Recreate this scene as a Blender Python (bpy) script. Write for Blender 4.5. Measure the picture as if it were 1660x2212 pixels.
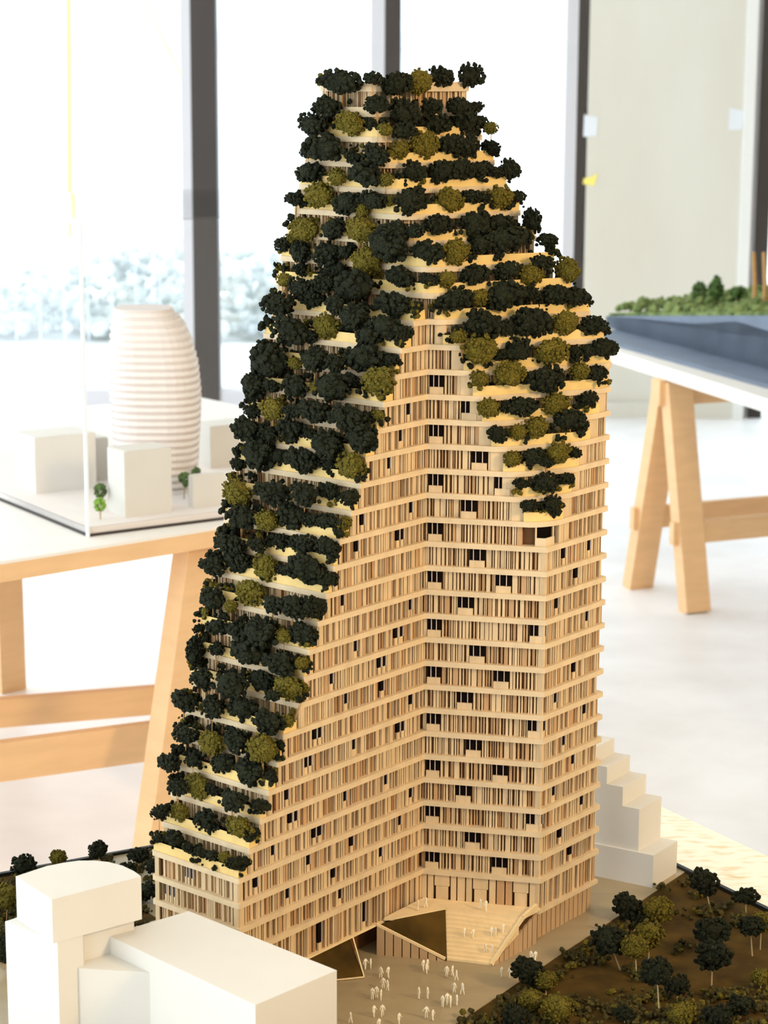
import bpy, bmesh, math, random
from mathutils import Vector, Matrix
random.seed(7)
for o in list(bpy.data.objects):
    bpy.data.objects.remove(o)
SC = bpy.context.scene
COL = SC.collection
PI = math.pi

# ------------------------------------------------------------------ camera
F_PX, PITCH, ROLL, CAM_Z = 4600.0, 0.2039435, 0.0048519, 1.62
_c, _s = math.cos(ROLL), math.sin(ROLL)
FWD = Vector((0, math.cos(PITCH), -math.sin(PITCH)))
_V = Vector((0, math.sin(PITCH), math.cos(PITCH)))
RIGHT = Vector((1, 0, 0)) * _c + _V * _s
UP = Vector((-1, 0, 0)) * _s + _V * _c
CAM = Vector((0, 0, CAM_Z))
cd = bpy.data.cameras.new('camera')
cam = bpy.data.objects.new('camera', cd)
COL.objects.link(cam)
m3 = Matrix((RIGHT, UP, -FWD)).transposed()
cam.matrix_world = Matrix.Translation(CAM) @ m3.to_4x4()
cd.sensor_fit = 'HORIZONTAL'
cd.sensor_width = 24.0
cd.lens = 24.0 * F_PX / 1660.0
cd.clip_start, cd.clip_end = 0.05, 300
cd.dof.use_dof = True
cd.dof.focus_distance = 2.62
cd.dof.aperture_fstop = 9.0
SC.camera = cam

# ------------------------------------------------------------------ world, lights, exposure
w = bpy.data.worlds.new('overcast_sky')
SC.world = w
w.use_nodes = True
bg = w.node_tree.nodes['Background']
bg.inputs['Color'].default_value = (0.79, 0.905, 1.0, 1)
bg.inputs['Strength'].default_value = 3.25
vs = SC.view_settings
vs.view_transform = 'Standard'
vs.look = 'None'
vs.exposure = 0.0
vs.gamma = 1.0
vs.use_curve_mapping = False


def area_light(name, loc, target, size, power, color):
    l = bpy.data.lights.new(name, 'AREA')
    l.shape = 'DISK'
    l.size = size
    l.energy = power
    l.color = color
    o = bpy.data.objects.new(name, l)
    COL.objects.link(o)
    o.location = loc
    o.rotation_euler = (Vector(target) - Vector(loc)).to_track_quat('-Z', 'Y').to_euler()
    return o


area_light('studio_lamp_warm', (2.2, 0.8, 2.2), (0.0, 2.4, 1.1), 0.6, 54, (1.0, 0.72, 0.41))


# ------------------------------------------------------------------ helpers
def ray(px, py):
    return FWD + RIGHT * ((px - 830) / F_PX) - UP * ((py - 1106) / F_PX)


def at_z(px, py, z):
    d = ray(px, py)
    return CAM + d * ((z - CAM_Z) / d.z)


def at_y(px, py, y):
    d = ray(px, py)
    return CAM + d * (y / d.y)


def proj(p):
    q = Vector(p) - CAM
    d = q.dot(FWD)
    return 830 + F_PX * q.dot(RIGHT) / d, 1106 - F_PX * q.dot(UP) / d


def lin(r, g, b):
    f = lambda v: (v / 255 / 12.92) if v / 255 <= 0.04045 else ((v / 255 + 0.055) / 1.055) ** 2.4
    return (f(r), f(g), f(b), 1)


MATS = {}


def mat(name, rgb, rough=0.6, var=0.0, scale=30.0, stretch=(1, 1, 1), rgb2=None, spec=0.3, bump=0.0, coord='Object', fac=(0.35, 0.65)):
    m = bpy.data.materials.new(name)
    m.use_nodes = True
    nt = m.node_tree
    b = nt.nodes['Principled BSDF']
    b.inputs['Roughness'].default_value = rough
    b.inputs['Specular IOR Level'].default_value = spec
    c1 = lin(*rgb)
    if rgb2 is None and var > 0:
        c2 = tuple(min(1, v * (1 - var)) for v in c1[:3]) + (1,)
    elif rgb2 is not None:
        c2 = lin(*rgb2)
    else:
        c2 = None
    b.inputs['Base Color'].default_value = c1
    if c2 is not None:
        tc = nt.nodes.new('ShaderNodeTexCoord')
        mp = nt.nodes.new('ShaderNodeMapping')
        mp.inputs['Scale'].default_value = stretch
        nz = nt.nodes.new('ShaderNodeTexNoise')
        nz.inputs['Scale'].default_value = scale
        nz.inputs['Detail'].default_value = 4
        rp = nt.nodes.new('ShaderNodeValToRGB')
        rp.color_ramp.elements[0].position, rp.color_ramp.elements[1].position = fac
        rp.color_ramp.elements[0].color = c2
        rp.color_ramp.elements[1].color = c1
        if coord == 'World':
            ge = nt.nodes.new('ShaderNodeNewGeometry')
            nt.links.new(ge.outputs['Position'], mp.inputs['Vector'])
        else:
            nt.links.new(tc.outputs['Object'], mp.inputs['Vector'])
        nt.links.new(mp.outputs['Vector'], nz.inputs['Vector'])
        nt.links.new(nz.outputs['Fac'], rp.inputs['Fac'])
        nt.links.new(rp.outputs['Color'], b.inputs['Base Color'])
        if bump > 0:
            bp = nt.nodes.new('ShaderNodeBump')
            bp.inputs['Strength'].default_value = bump
            bp.inputs['Distance'].default_value = 0.002
            nt.links.new(nz.outputs['Fac'], bp.inputs['Height'])
            nt.links.new(bp.outputs['Normal'], b.inputs['Normal'])
    MATS[name] = m
    return m


def clear_mat(name, tint, glossy):
    m = bpy.data.materials.new(name)
    m.use_nodes = True
    nt = m.node_tree
    nt.nodes.remove(nt.nodes['Principled BSDF'])
    out = nt.nodes['Material Output']
    tr = nt.nodes.new('ShaderNodeBsdfTransparent')
    tr.inputs['Color'].default_value = tint
    gl = nt.nodes.new('ShaderNodeBsdfGlossy')
    gl.inputs['Roughness'].default_value = 0.03
    lw = nt.nodes.new('ShaderNodeLayerWeight')
    lw.inputs['Blend'].default_value = 0.25
    fr = nt.nodes.new('ShaderNodeMath')
    fr.operation = 'MULTIPLY'
    fr.inputs[1].default_value = glossy
    nt.links.new(lw.outputs['Facing'], fr.inputs[0])
    mx = nt.nodes.new('ShaderNodeMixShader')
    nt.links.new(fr.outputs[0], mx.inputs['Fac'])
    nt.links.new(tr.outputs['BSDF'], mx.inputs[1])
    nt.links.new(gl.outputs['BSDF'], mx.inputs[2])
    nt.links.new(mx.outputs['Shader'], out.inputs['Surface'])
    MATS[name] = m
    return m


mat('wood_band', (226, 199, 158), 0.6, 0.10, 60, coord='World')
mat('wood_strip', (224, 194, 150), 0.65, 0.16, 90, (1, 1, 0.25), coord='World')
mat('wood_strip_mid', (198, 156, 110), 0.65, 0.16, 90, (1, 1, 0.25), coord='World')
mat('plinth_wood', (198, 164, 124), 0.65, 0.12, 90, (1, 1, 0.25), coord='World')
mat('wood_backing_shade', (116, 77, 40), 0.75, 0.2, 70, coord='World')  # same wood, browned to put the shade of the gaps into its colour
mat('planter_yellow', (240, 204, 128), 0.6, 0.08, 80, coord='World')
mat('soil', (52, 36, 20), 0.95, 0.3, 300, coord='World')
mat('window_dark', (20, 13, 10), 0.9, spec=0.05)
mat('window_frame', (214, 196, 180), 0.5)
mat('leaf_dark', (46, 48, 30), 0.9, rgb2=(20, 22, 15), scale=420, spec=0.1, bump=1.0, coord='World')
mat('leaf_olive', (120, 106, 38), 0.9, rgb2=(64, 56, 18), scale=520, spec=0.1, bump=1.0, coord='World')
mat('stem', (196, 150, 92), 0.7, 0.2, 200)
mat('stem_pale', (190, 168, 128), 0.7, 0.2, 200)
mat('paper_white', (224, 218, 207), 0.75, 0.03, 12, coord='World')
mat('plaza_board', (166, 147, 113), 0.33, 0.10, 14, (1, 3, 1), spec=0.5, coord='World')
mat('podium_wood', (244, 216, 166), 0.6, 0.08, 60, coord='World')
mat('moss_brown', (84, 74, 38), 0.95, rgb2=(44, 40, 20), scale=200, spec=0.1, coord='World')
mat('lawn', (88, 66, 26), 0.95, rgb2=(58, 43, 17), scale=22, spec=0.1, bump=0.6, coord='World')
mat('base_edge', (30, 28, 22), 0.5)
mat('figure_white', (250, 240, 214), 0.6)
mat('osb', (255, 244, 222), 0.7, rgb2=(232, 206, 160), scale=26, stretch=(1, 3.2, 1), fac=(0.3, 0.5), coord='World')
mat('pine', (238, 194, 144), 0.6, 0.07, 9, (1, 1, 6), coord='Object')
mat('table_top', (240, 232, 222), 0.5, 0.04, 5)
mat('concrete_floor', (252, 250, 250), 0.4, rgb2=(236, 232, 230), scale=3.0, fac=(0.3, 0.7), coord='World')
mat('plaster', (224, 219, 206), 0.8, rgb2=(214, 205, 188), scale=1.8, stretch=(1, 1, 0.35), fac=(0.3, 0.7), coord='World')
mat('plaster_white', (235, 232, 226), 0.8)
mat('steel_dark', (66, 58, 53), 0.45, 0.1, 3)
mat('steel_light', (208, 204, 206), 0.45)
mat('blue_grey', (118, 128, 144), 0.5, 0.15, 8, coord='World')
mat('moss_green', (140, 152, 92), 0.95, rgb2=(92, 108, 60), scale=24, coord='World')
mat('tree_green', (86, 112, 54), 0.95, rgb2=(56, 76, 40), scale=60, coord='World')
mat('tree_lime', (150, 190, 72), 0.95, rgb2=(110, 150, 60), scale=60, coord='World')
mat('yellow', (250, 232, 120), 0.6)
mat('tape', (228, 230, 232), 0.6)
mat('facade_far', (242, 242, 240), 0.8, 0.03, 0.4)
mat('facade_far_grey', (214, 218, 224), 0.8)  # pale grey of the far window frames, cornice and railing
mat('hedge_leaf_overexposed', (236, 236, 230), 0.8, rgb2=(190, 196, 196), scale=2.2, coord='World')  # leaves coloured near white, the overexposed daylight is put into the colour
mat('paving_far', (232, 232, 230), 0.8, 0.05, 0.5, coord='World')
clear_mat('glass', (0.98, 0.985, 0.985, 1), 0.05)
clear_mat('acrylic', (1, 1, 1, 1), 0.22)
clear_mat('acrylic_lid', (1, 1, 1, 1), 0.85)
mat('acrylic_edge', (236, 244, 248), 0.2)
mat('white_model', (240, 230, 222), 0.7)
mat('white_model_core', (226, 214, 206), 0.8)


class MB:
    def __init__(self):
        self.v, self.f = [], []

    def box(self, c, size, rz=0.0):
        sx, sy, sz = (d / 2 for d in size)
        ca, sa = math.cos(rz), math.sin(rz)
        n = len(self.v)
        for z in (-sz, sz):
            for x, y in ((-sx, -sy), (sx, -sy), (sx, sy), (-sx, sy)):
                self.v.append((c[0] + x * ca - y * sa, c[1] + x * sa + y * ca, c[2] + z))
        self.f += [tuple(n + i for i in q) for q in ((3, 2, 1, 0), (4, 5, 6, 7), (0, 1, 5, 4), (1, 2, 6, 5), (2, 3, 7, 6), (3, 0, 4, 7))]
        return self

    def prism(self, poly, z0, z1, hub=None):
        """vertical prism over a plan polygon (counter-clockwise); z0/z1 numbers or per-corner lists"""
        k, n = len(poly), len(self.v)
        zz0 = z0 if isinstance(z0, (list, tuple)) else [z0] * k
        zz1 = z1 if isinstance(z1, (list, tuple)) else [z1] * k
        self.v += [(p[0], p[1], z) for p, z in zip(poly, zz0)] + [(p[0], p[1], z) for p, z in zip(poly, zz1)]
        caps = [list(range(k))]
        if hub is not None:              # notch outline: cut the caps at the inner corner
            h_ = min(range(k), key=lambda i: (poly[i] - hub).length)
            caps = [list(range(0, h_ + 1)) + [k - 1], list(range(h_, k - 1)), [h_, k - 2, k - 1]]
        for cp in caps:
            self.f.append(tuple(n + i for i in reversed(cp)))
            self.f.append(tuple(n + k + i for i in cp))
        for i in range(k):
            j = (i + 1) % k
            self.f.append((n + i, n + j, n + k + j, n + k + i))
        return self

    def beam(self, a, b, wd, ht, up=(0, 0, 1)):
        """rectangular bar from a to b"""
        a, b = Vector(a), Vector(b)
        d = (b - a).normalized()
        s = d.cross(Vector(up))
        if s.length < 1e-4:
            s = d.cross(Vector((1, 0, 0)))
        s.normalize()
        u = s.cross(d)
        n = len(self.v)
        for p in (a, b):
            for i, j in ((-1, -1), (1, -1), (1, 1), (-1, 1)):
                self.v.append(tuple(p + s * (i * wd / 2) + u * (j * ht / 2)))
        self.f += [tuple(n + i for i in q) for q in ((0, 1, 2, 3), (7, 6, 5, 4), (0, 4, 5, 1), (1, 5, 6, 2), (2, 6, 7, 3), (3, 7, 4, 0))]
        return self

    def tube(self, pts, rad, seg=5):
        pts = [Vector(p) for p in pts]
        rs = rad if isinstance(rad, (list, tuple)) else [rad] * len(pts)
        n = len(self.v)
        for i, p in enumerate(pts):
            d = (pts[min(i + 1, len(pts) - 1)] - pts[max(i - 1, 0)]).normalized()
            s = d.cross(Vector((0.3, 1, 0.1))).normalized()
            u = d.cross(s)
            for j in range(seg):
                a = 2 * PI * j / seg
                self.v.append(tuple(p + (s * math.cos(a) + u * math.sin(a)) * rs[i]))
        for i in range(len(pts) - 1):
            for j in range(seg):
                a, b = n + i * seg + j, n + i * seg + (j + 1) % seg
                self.f.append((a, b, b + seg, a + seg))
        self.f.append(tuple(n + j for j in reversed(range(seg))))
        self.f.append(tuple(n + (len(pts) - 1) * seg + j for j in range(seg)))
        return self

    def blob(self, c, r, rnd, tmpl, jit=0.25):
        n = len(self.v)
        tv, tf = tmpl
        q = Matrix.Rotation(rnd.uniform(0, 6.28), 3, Vector((rnd.uniform(-1, 1), rnd.uniform(-1, 1), rnd.uniform(-1, 1) + 0.01)).normalized())
        rr = r if isinstance(r, (tuple, list)) else (r, r, r)
        for v in tv:
            k = 1 + rnd.uniform(-jit, jit)
            p = q @ v
            self.v.append((c[0] + p.x * rr[0] * k, c[1] + p.y * rr[1] * k, c[2] + p.z * rr[2] * k))
        self.f += [tuple(n + i for i in t) for t in tf]
        return self

    def mesh(self, name, smooth=False):
        me = bpy.data.meshes.new(name)
        me.from_pydata(self.v, [], self.f)
        if smooth:
            me.polygons.foreach_set('use_smooth', [True] * len(me.polygons))
        me.update()
        return me

    def build(self, name, m, parent=None):
        return link(name, self.mesh(name), m, parent)


def link(name, me, m, parent=None):
    if m and not me.materials:
        me.materials.append(MATS[m])
    o = bpy.data.objects.new(name, me)
    COL.objects.link(o)
    o.parent = parent
    return o


def ico(sub):
    bm = bmesh.new()
    bmesh.ops.create_icosphere(bm, subdivisions=sub, radius=1)
    bm.verts.ensure_lookup_table()
    r = ([v.co.copy() for v in bm.verts], [tuple(x.index for x in f.verts) for f in bm.faces])
    bm.free()
    return r


ICO1, ICO2 = ico(1), ico(2)


def tag(o, label=None, cat=None, group=None, kind=None):
    for k, v in (('label', label), ('category', cat), ('group', group), ('kind', kind)):
        if v:
            o[k] = v
    return o


def empty(name, loc=(0, 0, 0), label=None, cat=None, group=None, kind=None):
    o = bpy.data.objects.new(name, None)
    o.empty_display_size = 0.01
    COL.objects.link(o)
    o.location = loc
    return tag(o, label, cat, group, kind)


def unit(a):
    return Vector((math.cos(math.radians(a)), math.sin(math.radians(a))))


UNIT_BOX = MB().box((0, 0, 0), (1, 1, 1)).v, MB().box((0, 0, 0), (1, 1, 1)).f


def unit_box_mesh(name, m):
    me = bpy.data.meshes.new(name)
    me.from_pydata(UNIT_BOX[0], [], UNIT_BOX[1])
    me.materials.append(MATS[m])
    return me


# ------------------------------------------------------------------ the room
WALL_Y = 10.1


def structure(name, mb, m, parent=None):
    o = mb.build(name, m, parent)
    if parent is None:
        o['kind'] = 'structure'
    return o


structure('floor', MB().box((0.3, 4.2, -0.05), (9.4, 12.0, 0.1)), 'concrete_floor')
structure('ceiling', MB().box((0.3, 4.2, 3.55), (9.4, 12.0, 0.1)), 'plaster_white')


def wx(px, py=400):
    return at_y(px, py, WALL_Y).x


# window wall: mullions run past the frame
mull = [(393, 470, 415), (800, 865, 830), (1218, 1262, 1243)]
edges = [-4.4] + [0.5 * (wx(a) + wx(b)) for a, b, c in mull]
for n, (a, b, c) in enumerate(mull):
    xa, xb, xc = wx(a), wx(b), wx(c)
    o = structure('window_%d' % (n + 1), MB().box(((xc + xb) / 2, WALL_Y + 0.06, 1.75), (xb - xc, 0.12, 3.5)), 'steel_dark')
    MB().box(((xa + xc) / 2, WALL_Y + 0.05, 1.75), (xc - xa, 0.10, 3.5)).build('mullion_flange', 'steel_light', o)
    x0, x1 = edges[n], xa
    MB().box(((x0 + x1) / 2, WALL_Y + 0.06, 1.775), (x1 - x0, 0.012, 3.45)).build('pane', 'glass', o)
    MB().box(((x0 + x1) / 2, WALL_Y + 0.06, 0.06), (x1 - x0, 0.10, 0.12)).build('sill', 'steel_light', o)
# plastered panel on the right with its edge strip
xl, xr = wx(1262), wx(1600)
wr = structure('wall_back', MB().box(((xl + xr) / 2 + 0.01, WALL_Y + 0.08, 1.75), (xr - xl, 0.16, 3.5)), 'plaster')
structure('trim_1', MB().box((wx(1611), WALL_Y + 0.0, 1.75), (wx(1622) - wx(1600), 0.1, 3.5)), 'plaster_white')
structure('trim_2', MB().box((wx(1630), WALL_Y + 0.06, 1.75), (wx(1638) - wx(1622), 0.06, 3.5)), 'steel_light')
o = structure('window_4', MB().box((wx(1652), WALL_Y + 0.06, 1.75), (wx(1666) - wx(1638), 0.12, 3.5)), 'steel_dark')
MB().box(((wx(1666) + 4.9) / 2, WALL_Y + 0.06, 1.775), (4.9 - wx(1666), 0.012, 3.45)).build('pane', 'glass', o)
structure('baseboard_back', MB().box(((xl + xr) / 2, WALL_Y - 0.012, 0.04), (xr - xl, 0.02, 0.08)), 'plaster')
# small marks on the panel
p = at_y(1275, 388, WALL_Y)
mk = MB().prism([(-0.033, -0.02), (0.02, -0.028), (0.036, 0.03), (0.005, 0.012), (-0.028, 0.006)], 0, 0.004).build('paper_scrap', 'yellow')
mk.rotation_euler = (PI / 2, 0, 0)
mk.location = (p.x, WALL_Y, p.z)
tag(mk, 'torn yellow paper scrap stuck to the beige wall panel', 'paper')
for px, py, lab in ((1276, 272, 'pale tape patch beside the dark window frame on the beige panel'), (1590, 258, 'pale tape patch at the strip edge of the beige panel')):
    p = at_y(px, py, WALL_Y)
    t = MB().prism([(-0.032, -0.05), (0.03, -0.046), (0.034, 0.04), (-0.03, 0.052)], 0, 0.003).build('tape_patch', 'tape')
    t.rotation_euler = (PI / 2, 0, 0)
    t.location = (p.x, WALL_Y, p.z)
    tag(t, lab, 'tape')
# side and rear walls of the hall (out of frame); the left side is glazed and open to daylight
structure('wall_right', MB().box((4.95, 4.2, 1.75), (0.1, 12.0, 3.5)), 'plaster')
structure('wall_front', MB().box((1.9, -1.75, 1.75), (6.0, 0.1, 3.5)), 'plaster')

# ------------------------------------------------------------------ outside
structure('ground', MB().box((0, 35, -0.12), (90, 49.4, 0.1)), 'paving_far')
YB = 32.0
fac = empty('street_building', (0, YB, 0), 'pale street building with rows of windows beyond the glass', 'building')


def local_build(mb, name, m, root):
    o = mb.build(name, m, root)
    o.matrix_parent_inverse = root.matrix_world.inverted() if False else Matrix.Translation(-root.location)
    return o


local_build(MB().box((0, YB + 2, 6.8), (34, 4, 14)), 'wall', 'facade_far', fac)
for px, py in ((20, 20), (610, 25), (990, 25)):
    p = at_y(px, py, YB)
    fr = local_build(MB().box((p.x, YB - 0.02, p.z), (1.15 if px > 100 else 0.5, 0.06, 1.0)), 'window_frame', 'facade_far_grey', fac)
    pn = MB().box((p.x, YB - 0.06, p.z), (1.0 if px > 100 else 0.4, 0.03, 0.86)).build('pane', 'facade_far', fr)
p = at_y(400, 85, YB)
local_build(MB().box((p.x, YB - 0.1, p.z), (34, 0.3, 0.22)), 'cornice', 'facade_far_grey', fac)
# yellow post with stay
y = 22.0
a, b = at_y(148, -60, y), at_y(152, 600, y)
tag(MB().tube([a, b], 0.035, 8).tube([at_y(290, -40, y), at_y(395, 170, y)], 0.02, 6).build('crane_post', 'yellow'), 'slim yellow post with a slanting stay beyond the glass', 'post')
# hedge behind the left pane with a railing line
rnd = random.Random(3)
hb = MB()
for i in range(1500):
    px, py = rnd.uniform(-60, 780), 0
    top = 585 - (px / 393.0) * 70 if px < 420 else 515 + (px - 420) * 0.2
    py = rnd.uniform(top, 860)
    p = at_y(px, py, rnd.uniform(13.4, 15.0))
    hb.blob((p.x, p.y, max(p.z, 0.02)), rnd.uniform(0.015, 0.06), rnd, ICO1, 0.3)
tag(hb.build('hedge', 'hedge_leaf_overexposed'), 'hedge of loose leaves coloured overexposed pale behind the left pane', 'hedge', kind='stuff')
rl = MB()
y = 13.0
rl.tube([at_y(-40, 600, y), at_y(395, 515, y)], 0.008, 6)
for px in range(-20, 396, 52):
    q = at_y(px, 600 - 85 * (px + 40) / 435.0, y)
    rl.tube([q, (q.x, q.y, 0)], 0.005, 5)
tag(rl.build('railing', 'facade_far_grey'), 'thin sloping metal railing in front of the pale hedge', 'railing')

# ------------------------------------------------------------------ main model: table and base
H = 0.03
Z0 = CAM_Z - 0.9839318
zk = lambda k: Z0 + k * H
ZG = zk(-2.6)
BH = 0.0066
left_edge = (Vector((-0.515, 2.709)), Vector((-0.321, 2.816)))
right_edge = (Vector((0.404, 2.755)), Vector((0.501, 2.600)))


def isect(p, d, q, e):
    den = d.x * e.y - d.y * e.x
    t = ((q.x - p.x) * e.y - (q.y - p.y) * e.x) / den
    return p + d * t


dl = (left_edge[1] - left_edge[0]).normalized()
dr = (right_edge[1] - right_edge[0]).normalized()
corner = isect(left_edge[0], dl, right_edge[0], dr)
base_poly = [corner, corner - dl * 1.05, corner - dl * 1.05 + dr * 1.05, corner + dr * 1.05]
base = empty('site_board', (corner.x, corner.y, 0), 'dark rimmed base board under the wooden tower model', 'model base')


def part(mb, name, m, root):
    o = mb.build(name, m, root)
    o.matrix_parent_inverse = Matrix.Translation(-root.location)
    return o


def subpart(mb, name, m, par, root):
    return mb.build(name, m, par)


part(MB().prism(base_poly, ZG - 0.018, ZG - 0.004), 'board', 'base_edge', base)
# plaza sheet and lawns on the board
pl0, pl1 = at_z(985, 2212, ZG), at_z(1470, 1890, ZG)
dpl = Vector((pl1.x - pl0.x, pl1.y - pl0.y)).normalized()
pa = Vector((pl0.x, pl0.y)) - dpl * 0.55
rim = 0.006
inr = lambda p: Vector(p)
c_in = corner - dl * rim + dr * rim
ll = [c_in, c_in - dl * 1.038, c_in - dl * 1.038 + dr * 1.038, c_in + dr * 1.038]
pe = isect(pa, dpl, c_in, dr)
pg0 = at_z(345, 1985, ZG)
pg0 = Vector((pg0.x, pg0.y))
pg = isect(pg0, unit(128), c_in, dl)
pq = at_z(-120, 2112, ZG)
pq = Vector((pq.x, pq.y))
pq2 = isect(pg0, (pq - pg0).normalized(), ll[1], dr)
part(MB().prism([pe, c_in, pg, pg0, pq2, ll[1].lerp(ll[2], 0.6), pa], ZG - 0.004, ZG), 'plaza', 'plaza_board', base)
part(MB().prism([pe, pa, ll[2], ll[3]], ZG - 0.004, ZG - 0.001), 'lawn', 'lawn', base)
part(MB().prism([pg, ll[1], pq2, pg0], ZG - 0.004, ZG - 0.001), 'lawn', 'lawn', base)
for i in range(4):
    a, b = base_poly[i], base_poly[(i + 1) % 4]
    d = (b - a).normalized()
    n = Vector((-d.y, d.x))
    part(MB().prism([a, b, b + n * rim, a + n * rim], ZG - 0.004, ZG + 0.004), 'rim', 'base_edge', base)
# OSB table under it
ob = at_z(1450, 1752, ZG - 0.018)
oc = at_z(1660, 1850, ZG - 0.018)
do = Vector((oc.x - ob.x, oc.y - ob.y)).normalized()
no = Vector((-do.y, do.x))
oa = Vector((ob.x, ob.y)) - do * 0.22
tt = empty('work_table', (oa.x, oa.y, 0), 'strand board table carrying the wooden tower model', 'table')
bl = [oa, oa - no * 1.35, oa - no * 1.35 + do * 1.35, oa + do * 1.35]
part(MB().prism(bl, ZG - 0.043, ZG - 0.018), 'table_top', 'osb', tt)
for i, q in enumerate(bl):
    cen = (bl[0] + bl[2]) / 2
    q2 = q + (cen - q).normalized() * 0.2
    part(MB().box((q2.x, q2.y, (ZG - 0.043) / 2), (0.06, 0.06, ZG - 0.043), math.atan2(do.y, do.x)), 'leg', 'pine', tt)

# ------------------------------------------------------------------ tower outlines
I0, R0, B0 = Vector((0.0512, 2.5206)), Vector((0.1957, 2.4885)), Vector((0.2785, 2.5943))
L0, A0 = Vector((-0.1611, 2.2543)), Vector((-0.2684, 2.3450))
dAL = (A0 - L0).normalized()
LX = {3: 515, 4: 539, 5: 563, 6: 580, 7: 600, 8: 613, 9: 648, 10: 658, 11: 668, 12: 688, 13: 706, 14: 722, 15: 734, 16: 760, 17: 779, 18: 791, 19: 815, 20: 830, 21: 855, 22: 867, 23: 895}
PX = {15: 1157, 16: 1130, 17: 1110, 18: 1085, 19: 1060, 20: 1040, 21: 1020, 22: 1000, 23: 955}
QX = {15: 1205, 16: 1222, 17: 1240, 18: 1255, 19: 1280, 20: 1300, 21: 1316}
QT = {22: 1312, 23: 1280, 24: 1240, 25: 1203, 26: 1162, 27: 1128, 28: 1100, 29: 1072, 30: 1045, 31: 1018, 32: 1016}
XA = {24: 930, 25: 925, 26: 900, 27: 878, 28: 852, 29: 835, 30: 820, 31: 808, 32: 808}
SIL = [(1846, 328), (1720, 368), (1556, 392), (1436, 416), (1382, 427), (1319, 438), (1240, 450), (1159, 477), (1015, 503), (851, 541), (735, 567), (620, 593), (560, 604), (470, 630), (400, 645), (340, 660), (260, 680), (190, 690)]


def sil_x(y):
    for (y0, x0), (y1, x1) in zip(SIL, SIL[1:]):
        if y1 <= y <= y0:
            return x1 + (x0 - x1) * (y - y1) / (y0 - y1)
    return SIL[0][1] if y > SIL[0][0] else SIL[-1][1]


def solve_px(p, d, z, target, lo, hi):
    """distance along p + d*t whose picture column is target (a column or a function of the row)"""
    f = lambda t: (lambda xy: xy[0] - (target(xy[1]) if callable(target) else target))(proj((p.x + d.x * t, p.y + d.y * t, z)))
    fl = f(lo)
    for _ in range(50):
        mid = (lo + hi) / 2
        if (f(mid) > 0) == (fl > 0):
            lo = mid
        else:
            hi = mid
    return p + d * lo


dLI, dIR, dRB = (I0 - L0).normalized(), (R0 - I0).normalized(), (B0 - R0).normalized()
KEY = {}
for k in range(-2, 33):
    z = zk(k)
    e = {}
    if k <= 23:
        e['L'] = solve_px(L0, dLI, z, LX[k], -0.05, 0.36) if k > 3 else L0
        e['A'] = solve_px(e['L'], dAL, z, sil_x, 0.0, 0.5) if k > 3 else A0
        e['I'] = I0
        e['P'] = solve_px(I0, dIR, z, PX[k], 0.0, 0.2) if k in PX else R0
        if k in QX:
            e['Q'] = solve_px(R0, dRB, z, QX[k], 0.0, (B0 - R0).length * 0.96)
        elif k in QT:
            e['Q'] = solve_px(e['P'], unit(25 if k == 22 else 28), z, QT[k], 0.0, 0.4)
        else:
            e['Q'] = None
        e['B'] = B0 if k not in QT else None
    else:
        t = (k - 24) / 8.0
        base_pt = I0.lerp(Vector((-0.0125, 2.625)), t)
        e['X'] = solve_px(base_pt - Vector((0.2, 0)), Vector((1, 0)), z, XA[k], 0, 0.5)
        e['A'] = solve_px(e['X'], dAL, z, sil_x, 0.0, 0.5)
        e['Q'] = solve_px(e['X'], unit(28 + 17 * t), z, QT[k], 0.0, 0.4)
    KEY[k] = e


def rounded(pts, rad):
    """pts with a radius per corner -> polyline"""
    out = []
    n = len(pts)
    for i in range(n):
        r = rad[i]
        if r <= 0:
            out.append(pts[i])
            continue
        a, b, c = pts[i - 1], pts[i], pts[(i + 1) % n]
        u, v = (a - b), (c - b)
        lu, lv = u.length, v.length
        u, v = u / lu, v / lv
        t = min(r, lu * 0.45, lv * 0.45)
        for j in range(6):
            s = j / 5.0
            out.append((b + u * t) * (1 - s) ** 2 + b * 2 * s * (1 - s) + (b + v * t) * s * s)
    return out


def offset(poly, d):
    n = len(poly)
    out = []
    for i in range(n):
        a, b, c = poly[i - 1], poly[i], poly[(i + 1) % n]
        e1, e2 = (b - a).normalized(), (c - b).normalized()
        n1, n2 = Vector((-e1.y, e1.x)), Vector((-e2.y, e2.x))
        m = n1 + n2
        m = m / max(m.length_squared, 0.25) * 2 if m.length > 1e-6 else n1
        out.append(b + m * d)
    return out


def outline(k, rd=1.0):
    e = KEY[k]
    if k <= 23:
        pts, rad = [e['A'], e['L'], e['I'], e['P']], [0.002, 0.002, 0, 0.0 if k < 15 else 0.014 * rd]
        if e['Q']:
            pts.append(e['Q']); rad.append(0.014 * rd if e['B'] else 0.006)
        if e['B']:
            pts.append(e['B']); rad.append(0.0)
    else:
        pts, rad = [e['A'], e['X'], e['Q']], [0.004, 0.02 * rd, 0.004]
    nf = len(pts)
    last = pts[-1]
    pts = pts + [last + unit(130) * 0.12, e['A'] + unit(51) * 0.12]
    rad = rad + [0, 0]
    return rounded(pts, rad)


def front_count(k):
    return len(outline(k)) - 2


OUT = {k: outline(k) for k in range(-2, 33)}

TOWER = empty('tower_model', (I0.x, I0.y, ZG), 'tall wooden tower model with striped facades and planted stepped terraces', 'architectural model')


def clean(poly):
    res = []
    for p in poly:
        if not res or (p - res[-1]).length > 1e-5:
            res.append(p)
    return res


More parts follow.
